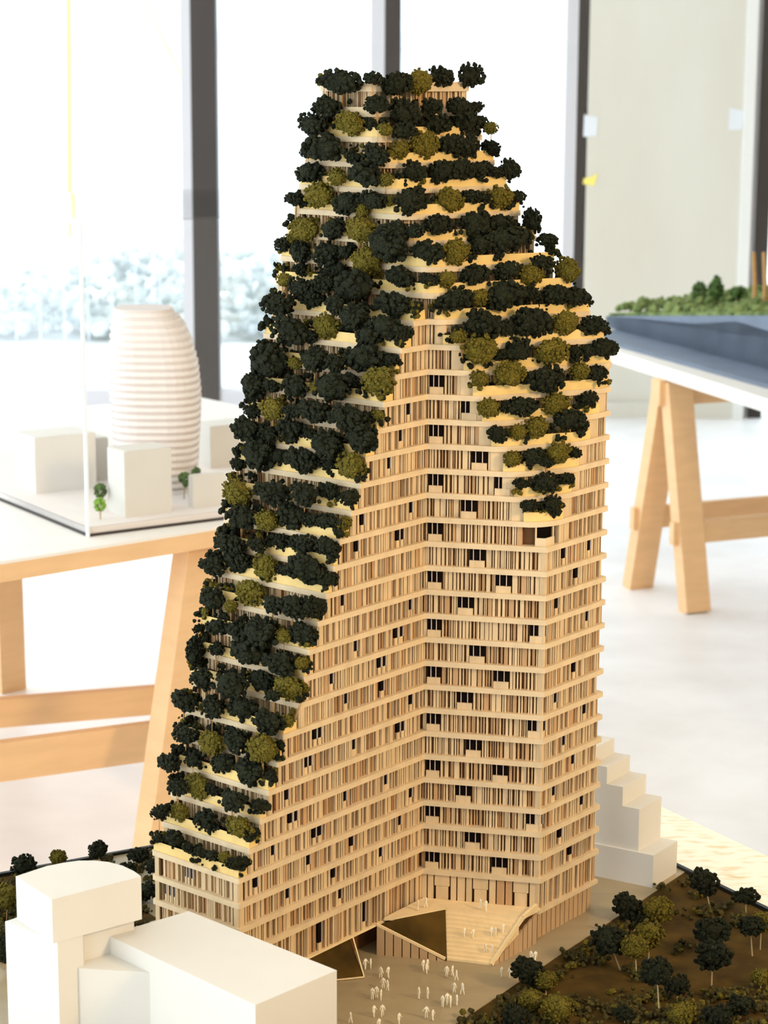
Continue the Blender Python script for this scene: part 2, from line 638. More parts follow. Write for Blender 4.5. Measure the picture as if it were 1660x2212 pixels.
# bands and planters
def ribbon(line, d0, d1, z0, z1):
    """strip following a plan polyline, between insets d0 and d1 (towards the left of travel)"""
    n = len(line)
    def off(d):
        r = []
        for i in range(n):
            e1 = (line[i] - line[i - 1]).normalized() if i > 0 else (line[1] - line[0]).normalized()
            e2 = (line[i + 1] - line[i]).normalized() if i < n - 1 else e1
            m = Vector((-e1.y, e1.x)) + Vector((-e2.y, e2.x))
            m = m / max(m.length_squared, 0.3) * 2
            r.append(line[i] + m * d)
        return r
    a, b = off(d0), off(d1)
    return MB().prism(a + b[::-1], z0, z1)


def front_line(k):
    e = KEY[k]
    return clean(OUT[k][:-2])


def terrace_lines(k):
    """plan polylines of the planted edges on band k"""
    if k >= 32:
        return [('top', front_line(k))]
    if k >= 24:
        return [('top', front_line(k))]
    res = []
    e, e2 = KEY[k], KEY[k + 1]
    fl = front_line(k)
    iI = min(range(len(fl)), key=lambda i: (fl[i] - I0).length)
    if k >= 3:
        endL = e2['L'] if 'L' in e2 else I0
        left = fl[:iI]
        res.append(('left wing', left + [left[-1] + (endL - left[-1]) * 0.85]))
    if k >= 15:
        right = fl[iI + 1:]
        st = e2['P'] if 'P' in e2 else I0 + dIR * 0.006
        ts = (st - I0).dot(dIR) + 0.0012
        right = [p for p in right if (p - I0).dot(dIR) > ts + 0.001]
        right = [I0 + dIR * ts] + right
        if e['B']:
            right = right[:-1]
            endq = (e2['Q'] if (e2.get('B') and e2['Q']) else e['B'])
            tq = (endq - R0).dot(dRB) - 0.0012
            right = [p for p in right if not ((p - R0).dot(dRB) > tq - 0.001 and (p - I0).dot(dIR) > 0.1)]
            right.append(R0 + dRB * tq)
        res.append(('right wing', right))
    return res


PLANT_TOP = 0.0115
TERR = {}
for k in range(0, 33):
    z = zk(k)
    b = part(MB().prism(clean(OUT[k]), z, z + BH, I0 if k <= 23 else None), 'floor_band', 'wood_band', TOWER)
    if k >= 3:
        for wing, ln in terrace_lines(k):
            ln = clean(ln)
            TERR.setdefault(k, []).append((wing, ln))
            pt = PLANT_TOP if k < 31 else 0.005
            subpart(ribbon(ln, 0.0016, 0.003, z + BH, z + BH + pt), 'planter_wall', 'planter_yellow' if k < 31 else 'wood_band', b, TOWER)
            subpart(ribbon(ln, 0.003, 0.012, z + BH, z + BH + pt - 0.002), 'planter_soil', 'soil', b, TOWER)
# lowest band round the right wing, and the thin soffit under the left wing
zl = zk(-1.33)
nb = [R0, B0, B0 + unit(130) * 0.12, I0 + unit(80) * 0.07, I0 + dIR * 0.02]
part(MB().prism(nb, zl, zl + 0.0045), 'floor_band', 'wood_band', TOWER)
wing = offset([A0, L0, I0, I0 + unit(80) * 0.07, A0 + unit(51) * 0.12], 0.002)
part(MB().prism(wing, zl - 0.0012, zl + 0.0012), 'soffit', 'podium_wood', TOWER)

# windows: picture positions of the dark openings, snapped to face and storey
WIN_IR = [(935, 823, 1), (935, 930, 1), (935, 1037, 1), (935, 1140, 1), (933, 1245, 1), (933, 1348, 1), (932, 1450, 1), (932, 1552, 1), (931, 1650, 1), (931, 1750, 1), (930, 1848, 1),
          (1013, 878, 0), (1035, 987, 0), (1012, 1092, 0), (1085, 1045, 0), (1030, 1197, 0), (1087, 1253, 0), (1005, 1300, 0), (1166, 1363, 0), (1030, 1405, 0), (1082, 1462, 0), (1003, 1505, 0), (1162, 1570, 0), (1022, 1607, 0), (1080, 1665, 0), (1000, 1707, 0), (1156, 1772, 0), (1020, 1808, 0), (1078, 1862, 0)]
WIN_RB = [(1280, 1190), (1253, 1236), (1210, 1299), (1275, 1331), (1248, 1443), (1207, 1506), (1270, 1533), (1245, 1645), (1203, 1706), (1264, 1727), (1240, 1845), (1184, 1363), (1182, 1575), (1176, 1768), (1226, 1200), (1225, 1613), (1218, 1810)]
WIN_LI = [(890, 885), (872, 938), (847, 989), (790, 1120), (867, 1155), (876, 1152), (895, 1100), (747, 1297), (778, 1180), (893, 1308), (775, 1394), (863, 1366), (874, 1363), (827, 1430), (895, 1307), (723, 1466), (754, 1508), (833, 1481), (895, 1508), (837, 1450), (688, 1582), (698, 1578), (771, 1605), (868, 1568), (877, 1564), (840, 1690), (668, 1655), (677, 1648), (627, 1718), (752, 1719), (635, 1767), (646, 1765), (894, 1710), (870, 1772), (596, 1838), (686, 1803), (698, 1796), (767, 1817), (829, 1840), (673, 1858), (728, 1885), (628, 1930), (741, 1930), (560, 1895), (793, 1964), (698, 2012)]
WIN_AL = [(395, 1885), (401, 1887), (409, 1890), (352, 1916), (362, 1922), (371, 1926)]
zb = lambda k: zk(k) + BH            # bottom of the open storey above band k
win_rows = {}                        # (face, storey) -> list of (t0, t1) spans kept free of strips


def face_ends(face, k):
    e = KEY.get(max(k + 1, -2), KEY[0])
    if face == 'LI':
        return (e['L'] if 'L' in e else I0), I0
    if face == 'IR':
        return I0, e['P'] if 'P' in e else R0
    if face == 'RB':
        return (R0 if e['Q'] is None or e['B'] is None else e['Q']), B0
    return e['A'], e['L']


pane_me = unit_box_mesh('window_pane', 'window_dark')
frame_me = unit_box_mesh('window_mullion', 'window_frame')
sill_me = unit_box_mesh('window_sill', 'wood_strip')


def inst(name, me, parent, c, size, rz):
    o = bpy.data.objects.new(name, me)
    COL.objects.link(o)
    o.parent = parent
    o.matrix_parent_inverse = Matrix.Translation(-TOWER.location)
    o.location = c
    o.scale = size
    o.rotation_euler = (0, 0, rz)
    return o


def add_window(face, px, py, wmm, corner_fit=0):
    P, D = {'LI': (L0, dLI), 'IR': (I0, dIR), 'RB': (R0, dRB), 'AL': (A0, -dAL)}[face]
    best = None
    for k in range(-1, 23):
        zc = (zb(k) if k >= 0 else zl) + (zk(k + 1) - (zb(k) if k >= 0 else zl)) * 0.66
        q = solve_px(P, D, zc, px, -0.02, 0.5)
        err = abs(proj((q.x, q.y, zc))[1] - py)
        if best is None or err < best[0]:
            best = (err, k, q)
    _, k, q = best
    z1 = zk(k + 1) - 0.0003
    z0_ = zb(k) if k >= 0 else zl
    z0w = z1 - (z1 - z0_) * (0.62 if k >= 0 else 0.72)
    nrm = Vector((D.y, -D.x))
    half = wmm / 2000.0
    t = (q - P).dot(D)
    if corner_fit:
        t = max(t, half + 0.002)
    tot = (face_ends(face, k)[1] - P).dot(D)
    if t + half > tot - 0.001:
        t = tot - 0.001 - half
    q = P + D * t
    rz = math.atan2(D.y, D.x)
    c2 = q - nrm * 0.0062
    wn = inst('window', pane_me, TOWER, (c2.x, c2.y, (z0w + z1) / 2), (2 * half, 0.002, z1 - z0w), rz)
    # sub-parts sit in the window's own unit space
    def sub(me, name, u, wd, zc0, zc1, dep):
        o = bpy.data.objects.new(name, me)
        COL.objects.link(o)
        o.parent = wn
        sx, sy, sz = 2 * half, 0.002, z1 - z0w
        o.location = (u / sx, -dep / sy, ((zc0 + zc1) / 2 - (z0w + z1) / 2) / sz)
        o.scale = (wd / sx, 0.003 / sy, (zc1 - zc0) / sz)
    if wmm > 10:
        for u in ((-half + 0.0048), (half - 0.0055)):
            sub(frame_me, 'mullion', u, 0.0008, z0w, z1, 0.0015)
    else:
        sub(frame_me, 'mullion', half + 0.0004, 0.0008, z0w, z1, 0.001)
    sub(sill_me, 'apron', 0.0, 2 * half, z0_, z0w - 0.0002, 0.002 if wmm > 10 else 0.0)
    win_rows.setdefault((face, k), []).append((t - half - 0.0008, t + half + 0.0016))


for px, py, cf in WIN_IR:
    add_window('IR', px, py, 18.5 if not cf else 16.5, cf)
for px, py in WIN_RB:
    add_window('RB', px, py, 6.0)
for px, py in WIN_LI:
    add_window('LI', px, py, 5.4)
for px, py in WIN_AL:
    add_window('AL', px, py, 3.0)

# facade strips: every storey, along the front line of the wall; the backing wall sits behind
rs = random.Random(11)
strips = []                          # (centre xy, width, depth0, depth1, z0, z1, rz, tone, area)
BACK = 0.0115
nIR_, nRB_ = Vector((dIR.y, -dIR.x)), Vector((dRB.y, -dRB.x))
backing = MB()


def wall_rows(line, faces, z0, z1, k, door=False):
    for a, b, face in zip(line, line[1:], faces):
        seg = b - a
        ln = seg.length
        if ln < 1e-4:
            continue
        d = seg / ln
        nrm = Vector((d.y, -d.x))
        rz = math.atan2(d.y, d.x)
        if ln < 0.006:
            c = a + seg * 0.5 - nrm * 0.006
            strips.append((c, ln, 0.006, z0, z1, rz, 0))
            continue
        P = {'LI': L0, 'IR': I0, 'RB': R0, 'AL': A0}.get(face)
        spans = sorted(win_rows.get((face, k), [])) if P is not None else []
        t = 0.0 if face != 'IR' else -0.0035
        if face == 'LI':
            ln += 0.0035
        end_post = face in ('LI', 'RB', 'AL')
        if end_post:                      # clear post at the start corner
            strips.append((a + d * 0.0021 - nrm * 0.0067, 0.0034, 0.0074, z0, z1, rz, 0))
            t = 0.0052
        while t < ln - 0.002:
            wd = rs.choices((0.0011, 0.0016, 0.0023, 0.0032, 0.0046, 0.0062), (3, 4, 3.5, 3, 2.0, 1.3))[0]
            gap = rs.choices((0.0009, 0.0015, 0.0022, 0.0032), (2.6, 4, 2.8, 1.0))[0]
            wd = min(wd, ln - t - 0.0006)
            if wd < 0.0006:
                break
            s0 = (a - P).dot(d) + t if P is not None else -1
            hit = next((sp for sp in spans if s0 < sp[1] and s0 + wd > sp[0]), None)
            if hit:
                if hit[0] - s0 > 0.0009:
                    wd = hit[0] - s0 - 0.0002
                else:
                    t += max(hit[1] - s0, 0.0003)
                    continue
            tone = rs.choices((0, 1), (3, 1.5))[0]
            out_d = 0.0042 if tone == 0 else 0.0072
            if wd > 0.0045:
                out_d = rs.choice((0.0046, 0.0070))
            dep = BACK - out_d
            c = a + d * (t + wd / 2) - nrm * (out_d + dep / 2)
            strips.append((c, wd, dep, z0, z1, rz, tone))
            t += wd + gap


def faces_of(line, k):
    """name the face of each segment of a front line"""
    res = []
    for a, b in zip(line, line[1:]):
        m = (a + b) / 2
        d = (b - a).normalized()
        if k <= 23 and abs(d.dot(dLI)) > 0.999 and abs((m - L0).dot(Vector((dLI.y, -dLI.x)))) < 0.002:
            res.append('LI')
        elif k <= 23 and abs(d.dot(dIR)) > 0.999 and abs((m - I0).dot(Vector((dIR.y, -dIR.x)))) < 0.002:
            res.append('IR')
        elif k <= 23 and abs(d.dot(dRB)) > 0.999 and abs((m - R0).dot(Vector((dRB.y, -dRB.x)))) < 0.002:
            res.append('RB')
        elif k <= 4:
            res.append('AL')
        else:
            res.append('T')
    return res


for k in range(0, 32):
    ko = k + 1
    ln = front_line(ko)
    z0, z1 = zb(k), zk(k + 1)
    fo = faces_of(ln, ko)
    if k == 14:
        keep = [i for i, f in enumerate(fo) if f in ('LI', 'IR', 'RB', 'AL')]
        for i in keep:
            wall_rows([ln[i], ln[i + 1]], [fo[i]], z0, z1, k)
        lo_, hi_ = KEY[15]['P'], KEY[15]['Q']
        dk = [lo_ - nIR_ * 0.011, lo_ + (R0 - lo_) * 0.2 - nIR_ * 0.011, hi_ + (R0 - hi_) * 0.2 - nRB_ * 0.011, hi_ - nRB_ * 0.011]
        part(ribbon(clean([lo_ - nIR_ * 0.009, hi_ - nRB_ * 0.009]), 0.0, 0.001, z0, z1), 'window', 'window_dark', TOWER)
        part(ribbon(clean([lo_, R0, hi_]), 0.004, 0.006, z0, z0 + 0.010), 'loggia_parapet', 'wood_band', TOWER)
        for q_ in (lo_ - nIR_ * 0.006, hi_ - nRB_ * 0.006):
            part(MB().box((q_.x, q_.y, (z0 + z1) / 2), (0.002, 0.004, z1 - z0)), 'post', 'wood_strip', TOWER)
    else:
        wall_rows(ln, fo, z0, z1, k)
    bp = clean(offset(clean(OUT[ko]), BACK))
    backing.prism(bp, z0 - 0.001, z1 + 0.001, I0 if ko <= 23 else None)
# tall storey below band 0 : left wing face and right outer face
for ln in ([A0, L0, I0], [R0, B0]):
    wall_rows(ln, ['AL', 'LI'] if len(ln) == 3 else ['RB'], zl + 0.0012 if len(ln) == 3 else zl + 0.0045, zk(0), -1)
bp = clean(offset(clean(OUT[0]), BACK))
backing.prism(bp, zl, zk(0) + 0.001, I0)
part(backing, 'backing_wall', 'wood_backing_shade', TOWER)

# the widest strips in view are parts of their own, the rest one joined part
def in_view(s):
    c = s[0]
    x, y = proj((c.x, c.y, (s[3] + s[4]) / 2))
    vis = abs(s[1] * math.cos(s[5]) * F_PX / c.y) * (s[4] - s[3])
    return vis


order = sorted(range(len(strips)), key=lambda i: -in_view(strips[i]))
big = set(order[:290])
strip_me = [unit_box_mesh('facade_panel', 'wood_strip'), unit_box_mesh('facade_panel_mid', 'wood_strip_mid')]
rest = [MB(), MB()]
for i, (c, wd, dep, z0, z1, rz, tone) in enumerate(strips):
    if i in big:
        inst('facade_panel', strip_me[tone], TOWER, (c.x, c.y, (z0 + z1) / 2), (wd, dep, z1 - z0), rz)
    else:
        rest[tone].box((c.x, c.y, (z0 + z1) / 2), (wd, dep, z1 - z0), rz)
rm = MB()
rm.v = rest[0].v + rest[1].v
n0 = len(rest[0].v)
rm.f = rest[0].f + [tuple(n0 + i for i in f) for f in rest[1].f]
me = rm.mesh('facade_strips')
me.materials.append(MATS['wood_strip'])
me.materials.append(MATS['wood_strip_mid'])
me.polygons.foreach_set('material_index', [0] * len(rest[0].f) + [1] * len(rest[1].f))
fs = link('facade_strips', me, None, TOWER)
fs.matrix_parent_inverse = Matrix.Translation(-TOWER.location)
fs['kind'] = 'stuff'

# ------------------------------------------------------------------ podium, stairs, ramps
ZP = zk(-1.10)
v2 = lambda p: Vector((p.x, p.y))
nIR, nRB, nLI = Vector((dIR.y, -dIR.x)), Vector((dRB.y, -dRB.x)), Vector((dLI.y, -dLI.x))
# wall of the entrance front under band 0 on the notch face: wide panels, joints and three doors
t = -0.003
rs2 = random.Random(5)
entr = (I0 + nIR * -0.006)
ent_len = (R0 - I0).length
doors = (0.012, 0.064, 0.112)
while t < ent_len - 0.006:
    dn = next((x for x in doors if abs(t - x) < 0.006), None)
    wd = 0.019 if dn is not None else rs2.choice((0.008, 0.0095, 0.007))
    wd = min(wd, ent_len - 0.004 - t)
    c = entr + dIR * (t + wd / 2)
    if dn is not None:
        o = inst('door_panel', strip_me[0], TOWER, (c.x, c.y, (ZP + zk(0)) / 2 + 0.009), (wd, 0.006, zk(0) - ZP - 0.018), math.atan2(dIR.y, dIR.x))
        o = inst('door_panel', strip_me[0], TOWER, (c.x, c.y, ZP + 0.0088), (wd - 0.0035, 0.0055, 0.0176), math.atan2(dIR.y, dIR.x))
    else:
        inst('facade_panel', strip_me[rs2.choice((0, 0, 0, 1))], TOWER, (c.x, c.y, (ZP + zk(0)) / 2), (wd, 0.006, zk(0) - ZP), math.atan2(dIR.y, dIR.x))
    t += wd + 0.0016
# podium slab
st_tl, st_tr = v2(at_z(963, 1963, ZP)), v2(at_z(1122, 1984, ZP))
st_bl, st_br = v2(at_z(966, 2076, ZG)), v2(at_z(1062, 2087, ZG))
lip = v2(at_z(858, 1982, ZP))
pr = R0 - dIR * 0.004
pod = [I0 - dLI * 0.085, v2(at_z(880, 1978, ZP)), st_tl, st_tr, R0 + nIR * 0.001, I0]
pod = [I0 - dLI * 0.078, lip, st_tl, st_tr, R0 - dIR * 0.002, R0 - nIR * 0.004, I0 - nIR * 0.004]
part(MB().prism(pod, ZP - 0.004, ZP), 'podium_floor', 'podium_wood', TOWER)
# stairs: treads between the two flanks
stair = part(MB().prism([st_tl, st_bl, st_br, st_tr], ZG, [ZP - 0.008, ZG + 0.001, ZG + 0.001, ZP - 0.008]), 'staircase', 'podium_wood', TOWER)
NS = 11
for i in range(NS):
    a0, a1 = i / NS, (i + 1) / NS
    q = [st_tl.lerp(st_bl, a0), st_tl.lerp(st_bl, a1), st_tr.lerp(st_br, a1), st_tr.lerp(st_br, a0)]
    zt = ZP + (ZG - ZP) * (i + 1) / (NS + 1)
    zt0 = ZP + (ZG - ZP) * min(1, (i + 2.3) / (NS + 1))
    subpart(MB().prism(q, max(ZG, zt0 - 0.004), zt), 'step', 'podium_wood', stair, TOWER)
# right flank wall with its sloping parapet, then the panelled plinth
fl_b = st_br
fl_t = R0 + nRB * 0.0
dfl = (v2(fl_t) - fl_b).normalized()
nfl = Vector((dfl.y, -dfl.x))
pk = st_tr.lerp(v2(fl_t), 0.55)
q = [fl_b, fl_b + Vector((0.0035, 0)), pk + Vector((0.0035, 0)), pk]
pm = st_tr + Vector((0.004, 0.0))
for a_, b_ in (((fl_b.x, fl_b.y, ZG + 0.002), (pm.x, pm.y, ZP + 0.001)), ((pm.x, pm.y, ZP + 0.001), (R0.x - 0.004, R0.y - 0.003, ZP + 0.006))):
    part(MB().beam(a_, b_, 0.0035, 0.005), 'parapet', 'podium_wood', TOWER)
# plinth panels: along the flank (rising) and along the right outer face
def plinth(a, b, za0, za1, n, off):
    d = (b - a).normalized()
    nr = Vector((d.y, -d.x))
    ln = (b - a).length
    for i in range(n):
        t0, t1 = ln * i / n + 0.0007, ln * (i + 1) / n - 0.0007
        zt0, zt1 = za0 + (za1 - za0) * i / n, za0 + (za1 - za0) * (i + 1) / n
        p0, p1 = a + d * t0 - nr * off, a + d * t1 - nr * off
        part(MB().prism([p0, p1, p1 - nr * 0.003, p0 - nr * 0.003], ZG, [zt0, zt1, zt1, zt0]), 'plinth_panel', 'plinth_wood', TOWER)
    part(MB().prism([a - nr * (off + 0.0025), b - nr * (off + 0.0025), b - nr * (off + 0.008), a - nr * (off + 0.008)], ZG, [za0, za1, za1, za0]), 'plinth_backing', 'wood_backing_shade', TOWER)


plinth(R0, B0, zl, zl, 13, 0.010)
fa = fl_b + Vector((0.004, 0.001))
plinth(fa, R0 + Vector((0.0, -0.004)) - nRB * 0.004, ZG + 0.004, zl + 0.002, 9, 0.0)
# left flank: sloping lawn beside the stairs with a pale curb and panelled wall below
cu0, cu1 = v2(at_z(814, 1999, zl)), st_bl - Vector((0.002, 0))
gl = [cu0, cu1, st_bl - Vector((0.0005, -0.0002)), st_tl, lip]
zgl = [zl, ZG + 0.003, ZG + 0.003, ZP - 0.001, ZP - 0.002]
part(MB().prism(gl, ZG, zgl), 'sloping_lawn', 'lawn', TOWER)
part(MB().beam((cu0.x, cu0.y, zl + 0.0015), (cu1.x, cu1.y, ZG + 0.003), 0.003, 0.003), 'curb', 'podium_wood', TOWER)
d = (cu1 - cu0).normalized()
NP = 8
for i in range(NP):
    t0, t1 = i / NP + 0.008, (i + 1) / NP - 0.008
    p0, p1 = cu0.lerp(cu1, t0), cu0.lerp(cu1, t1)
    nr = Vector((d.y, -d.x)) * 0.0015
    h0, h1 = zl + (ZG - zl) * t0, zl + (ZG - zl) * t1
    part(MB().prism([p0 + nr, p1 + nr, p1, p0], ZG, [h0, h1, h1, h0]), 'ramp_panel', 'plinth_wood', TOWER)
# dark wedge lawn running up under the left wing
w0, w1, w2, w3 = v2(at_z(787, 2113, ZG)), v2(at_z(700, 2122, ZG)), v2(at_z(668, 2068, zl)), v2(at_z(763, 2024, zl))
dd = (w3 - w0)
wl = [w1 - dd.normalized() * 0.0, w0, w3 - nLI * 0.006, w2 - nLI * 0.006]
part(MB().prism(wl, ZG, [ZG + 0.001, ZG + 0.001, zl - 0.003, zl - 0.003]), 'sloping_lawn', 'lawn', TOWER)
part(MB().beam((w0.x, w0.y, ZG + 0.0015), (w3.x, w3.y, zl - 0.001), 0.0014, 0.0014), 'curb', 'podium_wood', TOWER)
part(MB().beam((w0.x, w0.y, ZG + 0.0015), (w1.x, w1.y, ZG + 0.0015), 0.0014, 0.0014), 'curb', 'podium_wood', TOWER)
# recessed core carrying the left wing
core = offset([A0, L0, I0, I0 + unit(80) * 0.07, A0 + unit(51) * 0.12], 0.03)
part(MB().prism([core[0], core[1], core[2] - dLI * 0.05, core[3], core[4]], ZG, zl), 'recessed_core', 'wood_backing_shade', TOWER)

# ------------------------------------------------------------------ model trees
def crown_mesh(name, seed, m, n, rb, sz=0.72, lump=0.25):
    r = random.Random(seed)
    mb = MB()
    mb.blob((0, 0, 0), (0.36, 0.36, 0.36 * sz), r, ICO2, 0.18)
    lob = [(Vector((r.uniform(-1, 1), r.uniform(-1, 1), r.uniform(-0.7, 0.8))).normalized(), r.uniform(0.75, 1.12)) for _ in range(6)]
    for i in range(n):
        d = Vector((r.gauss(0, 1), r.gauss(0, 1), r.gauss(0, 1))).normalized()
        k = 0.36 * (1 + lump * max((d.dot(l) - 0.4) * s for l, s in lob))
        k *= r.uniform(0.85, 1.12)
        mb.blob((d.x * k, d.y * k, d.z * k * sz), r.uniform(*rb), r, ICO1, 0.2)
    me = mb.mesh(name, True)
    me.materials.append(MATS[m])
    # normalise to unit width
    xs = [v.co.x for v in me.vertices]
    s = 1.0 / (max(xs) - min(xs))
    for v in me.vertices:
        v.co *= s
    return me


DARK = [crown_mesh('foliage_dark', 20 + i, 'leaf_dark', 110, (0.04, 0.085), 0.66 + 0.04 * (i % 4), 0.5) for i in range(8)]
OLIVE = [crown_mesh('foliage_olive', 50 + i, 'leaf_olive', 150, (0.03, 0.06), 0.82, 0.2) for i in range(5)]


def trunk_mesh(seed, m, many):
    r = random.Random(seed)
    mb = MB()
    for i in range(many):
        a = r.uniform(0, 6.28)
        s = r.uniform(0.03, 0.16) if many > 1 else 0.02
        mb.tube([(0.01 * i, 0, 0), (s * 0.4 * math.cos(a), s * 0.4 * math.sin(a), 0.5), (s * math.cos(a), s * math.sin(a), 1.0)], [0.03, 0.024, 0.016], 5)
    me = mb.mesh('trunk')
    me.materials.append(MATS[m])
    return me


TRUNK = [trunk_mesh(i, 'stem', 1 + i % 4) for i in range(6)]
TRUNK_P = [trunk_mesh(i + 30, 'stem_pale', 1) for i in range(3)]
rt = random.Random(21)


def tree(base_p, crown_c, width, kind, label, group, cat='model tree', pale=False, hscale=None, face=None, depth=None):
    root = empty('model_tree', base_p, label, cat, group)
    me = rt.choice(OLIVE if kind == 'o' else DARK)
    f = bpy.data.objects.new('foliage', me)
    COL.objects.link(f)
    f.parent = root
    f.location = Vector(crown_c) - Vector(base_p)
    hs = hscale or rt.uniform(0.95, 1.18)
    dy = rt.uniform(0.75, 1.0)
    f.scale = (width, width * (depth or dy), width * hs)
    turn = rt.choice((0, PI)) + rt.uniform(-0.4, 0.4)
    if face is not None:
        turn = face + rt.choice((0, PI)) + rt.uniform(-0.12, 0.12)
    f.rotation_euler = (rt.uniform(-0.2, 0.2), rt.uniform(-0.2, 0.2), turn)
    t = bpy.data.objects.new('trunk', rt.choice(TRUNK_P if pale else TRUNK))
    COL.objects.link(t)
    t.parent = root
    hh = max(crown_c[2] - base_p[2], 0.006)
    rr = 0.022 if not pale else 0.035
    d = Vector(crown_c) - Vector(base_p)
    t.scale = (rr, rr, max(d.length, 0.006))
    t.rotation_euler = d.to_track_quat('Z', 'Y').to_euler() if d.length > 0.004 else (0, 0, 0)
    return root


def crop(x0, y0, sc, rows):
    return [(x0 + x * sc, y0 + y * sc, w * sc, t) for x, y, w, t in rows]


D, O = 'd', 'o'
TREES = crop(620, 120, 0.3012, [
    (390, 190, 260, D), (620, 165, 130, D), (790, 205, 220, D), (1110, 150, 190, D), (1320, 140, 200, D), (945, 190, 190, O), (270, 175, 110, D),
    (290, 365, 190, D), (650, 355, 160, D), (840, 410, 200, D), (1045, 360, 150, D), (1240, 370, 190, D), (1350, 370, 110, D),
    (180, 495, 210, D), (600, 500, 100, D), (450, 500, 200, O), (710, 530, 100, O), (840, 540, 180, D), (1070, 500, 210, D), (1290, 510, 220, D), (1390, 490, 120, D), (1465, 520, 100, O),
    (270, 670, 300, D), (640, 710, 210, D), (810, 690, 130, O), (985, 640, 200, O), (1180, 640, 210, D), (1290, 650, 210, D), (1465, 670, 150, D), (150, 700, 110, D), (480, 730, 120, D),
    (160, 840, 200, D), (560, 860, 260, D), (360, 870, 130, O), (710, 890, 110, O), (910, 830, 150, D), (1120, 830, 210, D), (1250, 820, 200, D), (1390, 820, 170, D), (1610, 810, 160, D), (1490, 840, 120, D),
    (60, 1030, 140, D), (230, 1000, 200, O), (440, 1060, 210, D), (620, 1060, 190, D), (540, 1110, 110, O), (890, 1040, 230, D), (745, 1060, 90, O), (1165, 1040, 200, O), (1320, 1010, 150, D), (1430, 1040, 90, D), (1540, 1030, 190, O), (1660, 1010, 120, D)])
TREES += crop(560, 440, 0.4217, [
    (230, 130, 140, O), (380, 130, 130, D), (520, 130, 150, O), (690, 140, 140, D), (920, 110, 160, D), (1110, 110, 170, D), (1240, 110, 130, D), (1400, 90, 130, D), (790, 140, 110, D),
    (125, 220, 90, D), (160, 180, 70, O), (660, 210, 190, D), (350, 260, 150, D), (865, 245, 160, D), (1010, 260, 140, O), (550, 290, 150, O), (1250, 190, 180, D), (1340, 170, 140, D), (1140, 210, 120, D), (1480, 185, 95, D), (210, 250, 110, D), (440, 250, 90, D),
    (215, 340, 80, D), (400, 370, 120, D), (720, 375, 150, D), (870, 390, 100, D), (960, 390, 95, O), (1110, 365, 150, D), (1280, 340, 130, D), (1390, 385, 130, O), (1450, 300, 110, D), (1580, 340, 130, O), (130, 390, 80, O),
    (210, 430, 140, D), (490, 430, 200, D), (330, 410, 120, D), (690, 515, 190, D), (1010, 490, 170, D), (1260, 470, 180, D), (1520, 465, 140, D), (1620, 480, 140, D), (1130, 480, 100, O), (1390, 460, 110, D), (100, 520, 170, D), (270, 500, 150, D), (390, 520, 110, D),
    (160, 645, 200, D), (345, 645, 140, O), (490, 580, 160, D), (650, 640, 180, D), (745, 680, 110, D), (1150, 620, 190, D), (1400, 610, 200, D), (1570, 610, 130, O), (1020, 680, 80, O), (560, 680, 130, D), (1270, 640, 120, D), (250, 680, 100, D)])
TREES += crop(460, 580, 0.3012, [
    (410, 680, 290, D), (590, 680, 100, O), (730, 660, 200, D), (880, 680, 150, D), (1090, 640, 280, D), (1260, 660, 160, D),
    (290, 840, 190, D), (590, 850, 220, D), (860, 850, 260, D), (985, 800, 130, D), (1190, 810, 240, O), (740, 850, 90, O), (420, 840, 120, D),
    (280, 1030, 130, D), (430, 1010, 180, O), (570, 1020, 140, D), (720, 1020, 240, D), (980, 1080, 280, D), (1190, 1050, 90, O),
    (240, 1150, 210, D), (560, 1160, 230, D), (820, 1270, 220, D), (1070, 1220, 230, D), (400, 1190, 150, D), (700, 1200, 110, D),
    (330, 1330, 250, D), (640, 1370, 250, D), (990, 1410, 220, O), (830, 1420, 120, D), (480, 1370, 150, D), (180, 1400, 110, D),
    (170, 1610, 220, O), (430, 1610, 240, D), (660, 1620, 210, D), (830, 1590, 170, D), (980, 1640, 130, D),
    (210, 1790, 240, D), (390, 1810, 170, O), (580, 1790, 250, D), (800, 1810, 170, D), (940, 1830, 120, O), (700, 1830, 120, D)])
TREES += crop(300, 1150, 0.3012, [
    (660, 90, 230, D), (850, 90, 140, D), (1020, 90, 140, D), (1180, 80, 210, D), (1350, 100, 180, D),
    (530, 240, 180, D), (720, 230, 210, D), (910, 250, 210, O), (1200, 260, 270, D), (1370, 340, 140, D), (1050, 270, 130, D),
    (530, 480, 190, D), (800, 460, 220, O), (660, 530, 100, O), (960, 520, 160, D), (1100, 530, 220, D), (1260, 530, 190, D),
    (430, 690, 100, D), (560, 680, 160, D), (700, 700, 180, D), (880, 720, 250, D), (1180, 730, 220, D), (1040, 740, 120, O),
    (400, 860, 200, D), (560, 840, 140, D), (790, 850, 280, D), (1010, 940, 230, D), (1170, 940, 110, O),
    (450, 1050, 200, D), (660, 1100, 240, D), (880, 1070, 190, D), (1080, 1110, 220, O), (1160, 1190, 80, D), (960, 1170, 110, D),
    (320, 1210, 240, D), (530, 1260, 190, D), (750, 1260, 230, D), (930, 1360, 220, D), (1060, 1370, 110, O),
    (340, 1450, 190, D), (520, 1510, 190, O), (700, 1500, 200, D), (890, 1550, 220, O), (1010, 1530, 80, D),
    (220, 1650, 200, D), (390, 1640, 140, D), (610, 1660, 200, D), (800, 1740, 230, D), (950, 1760, 90, D)])
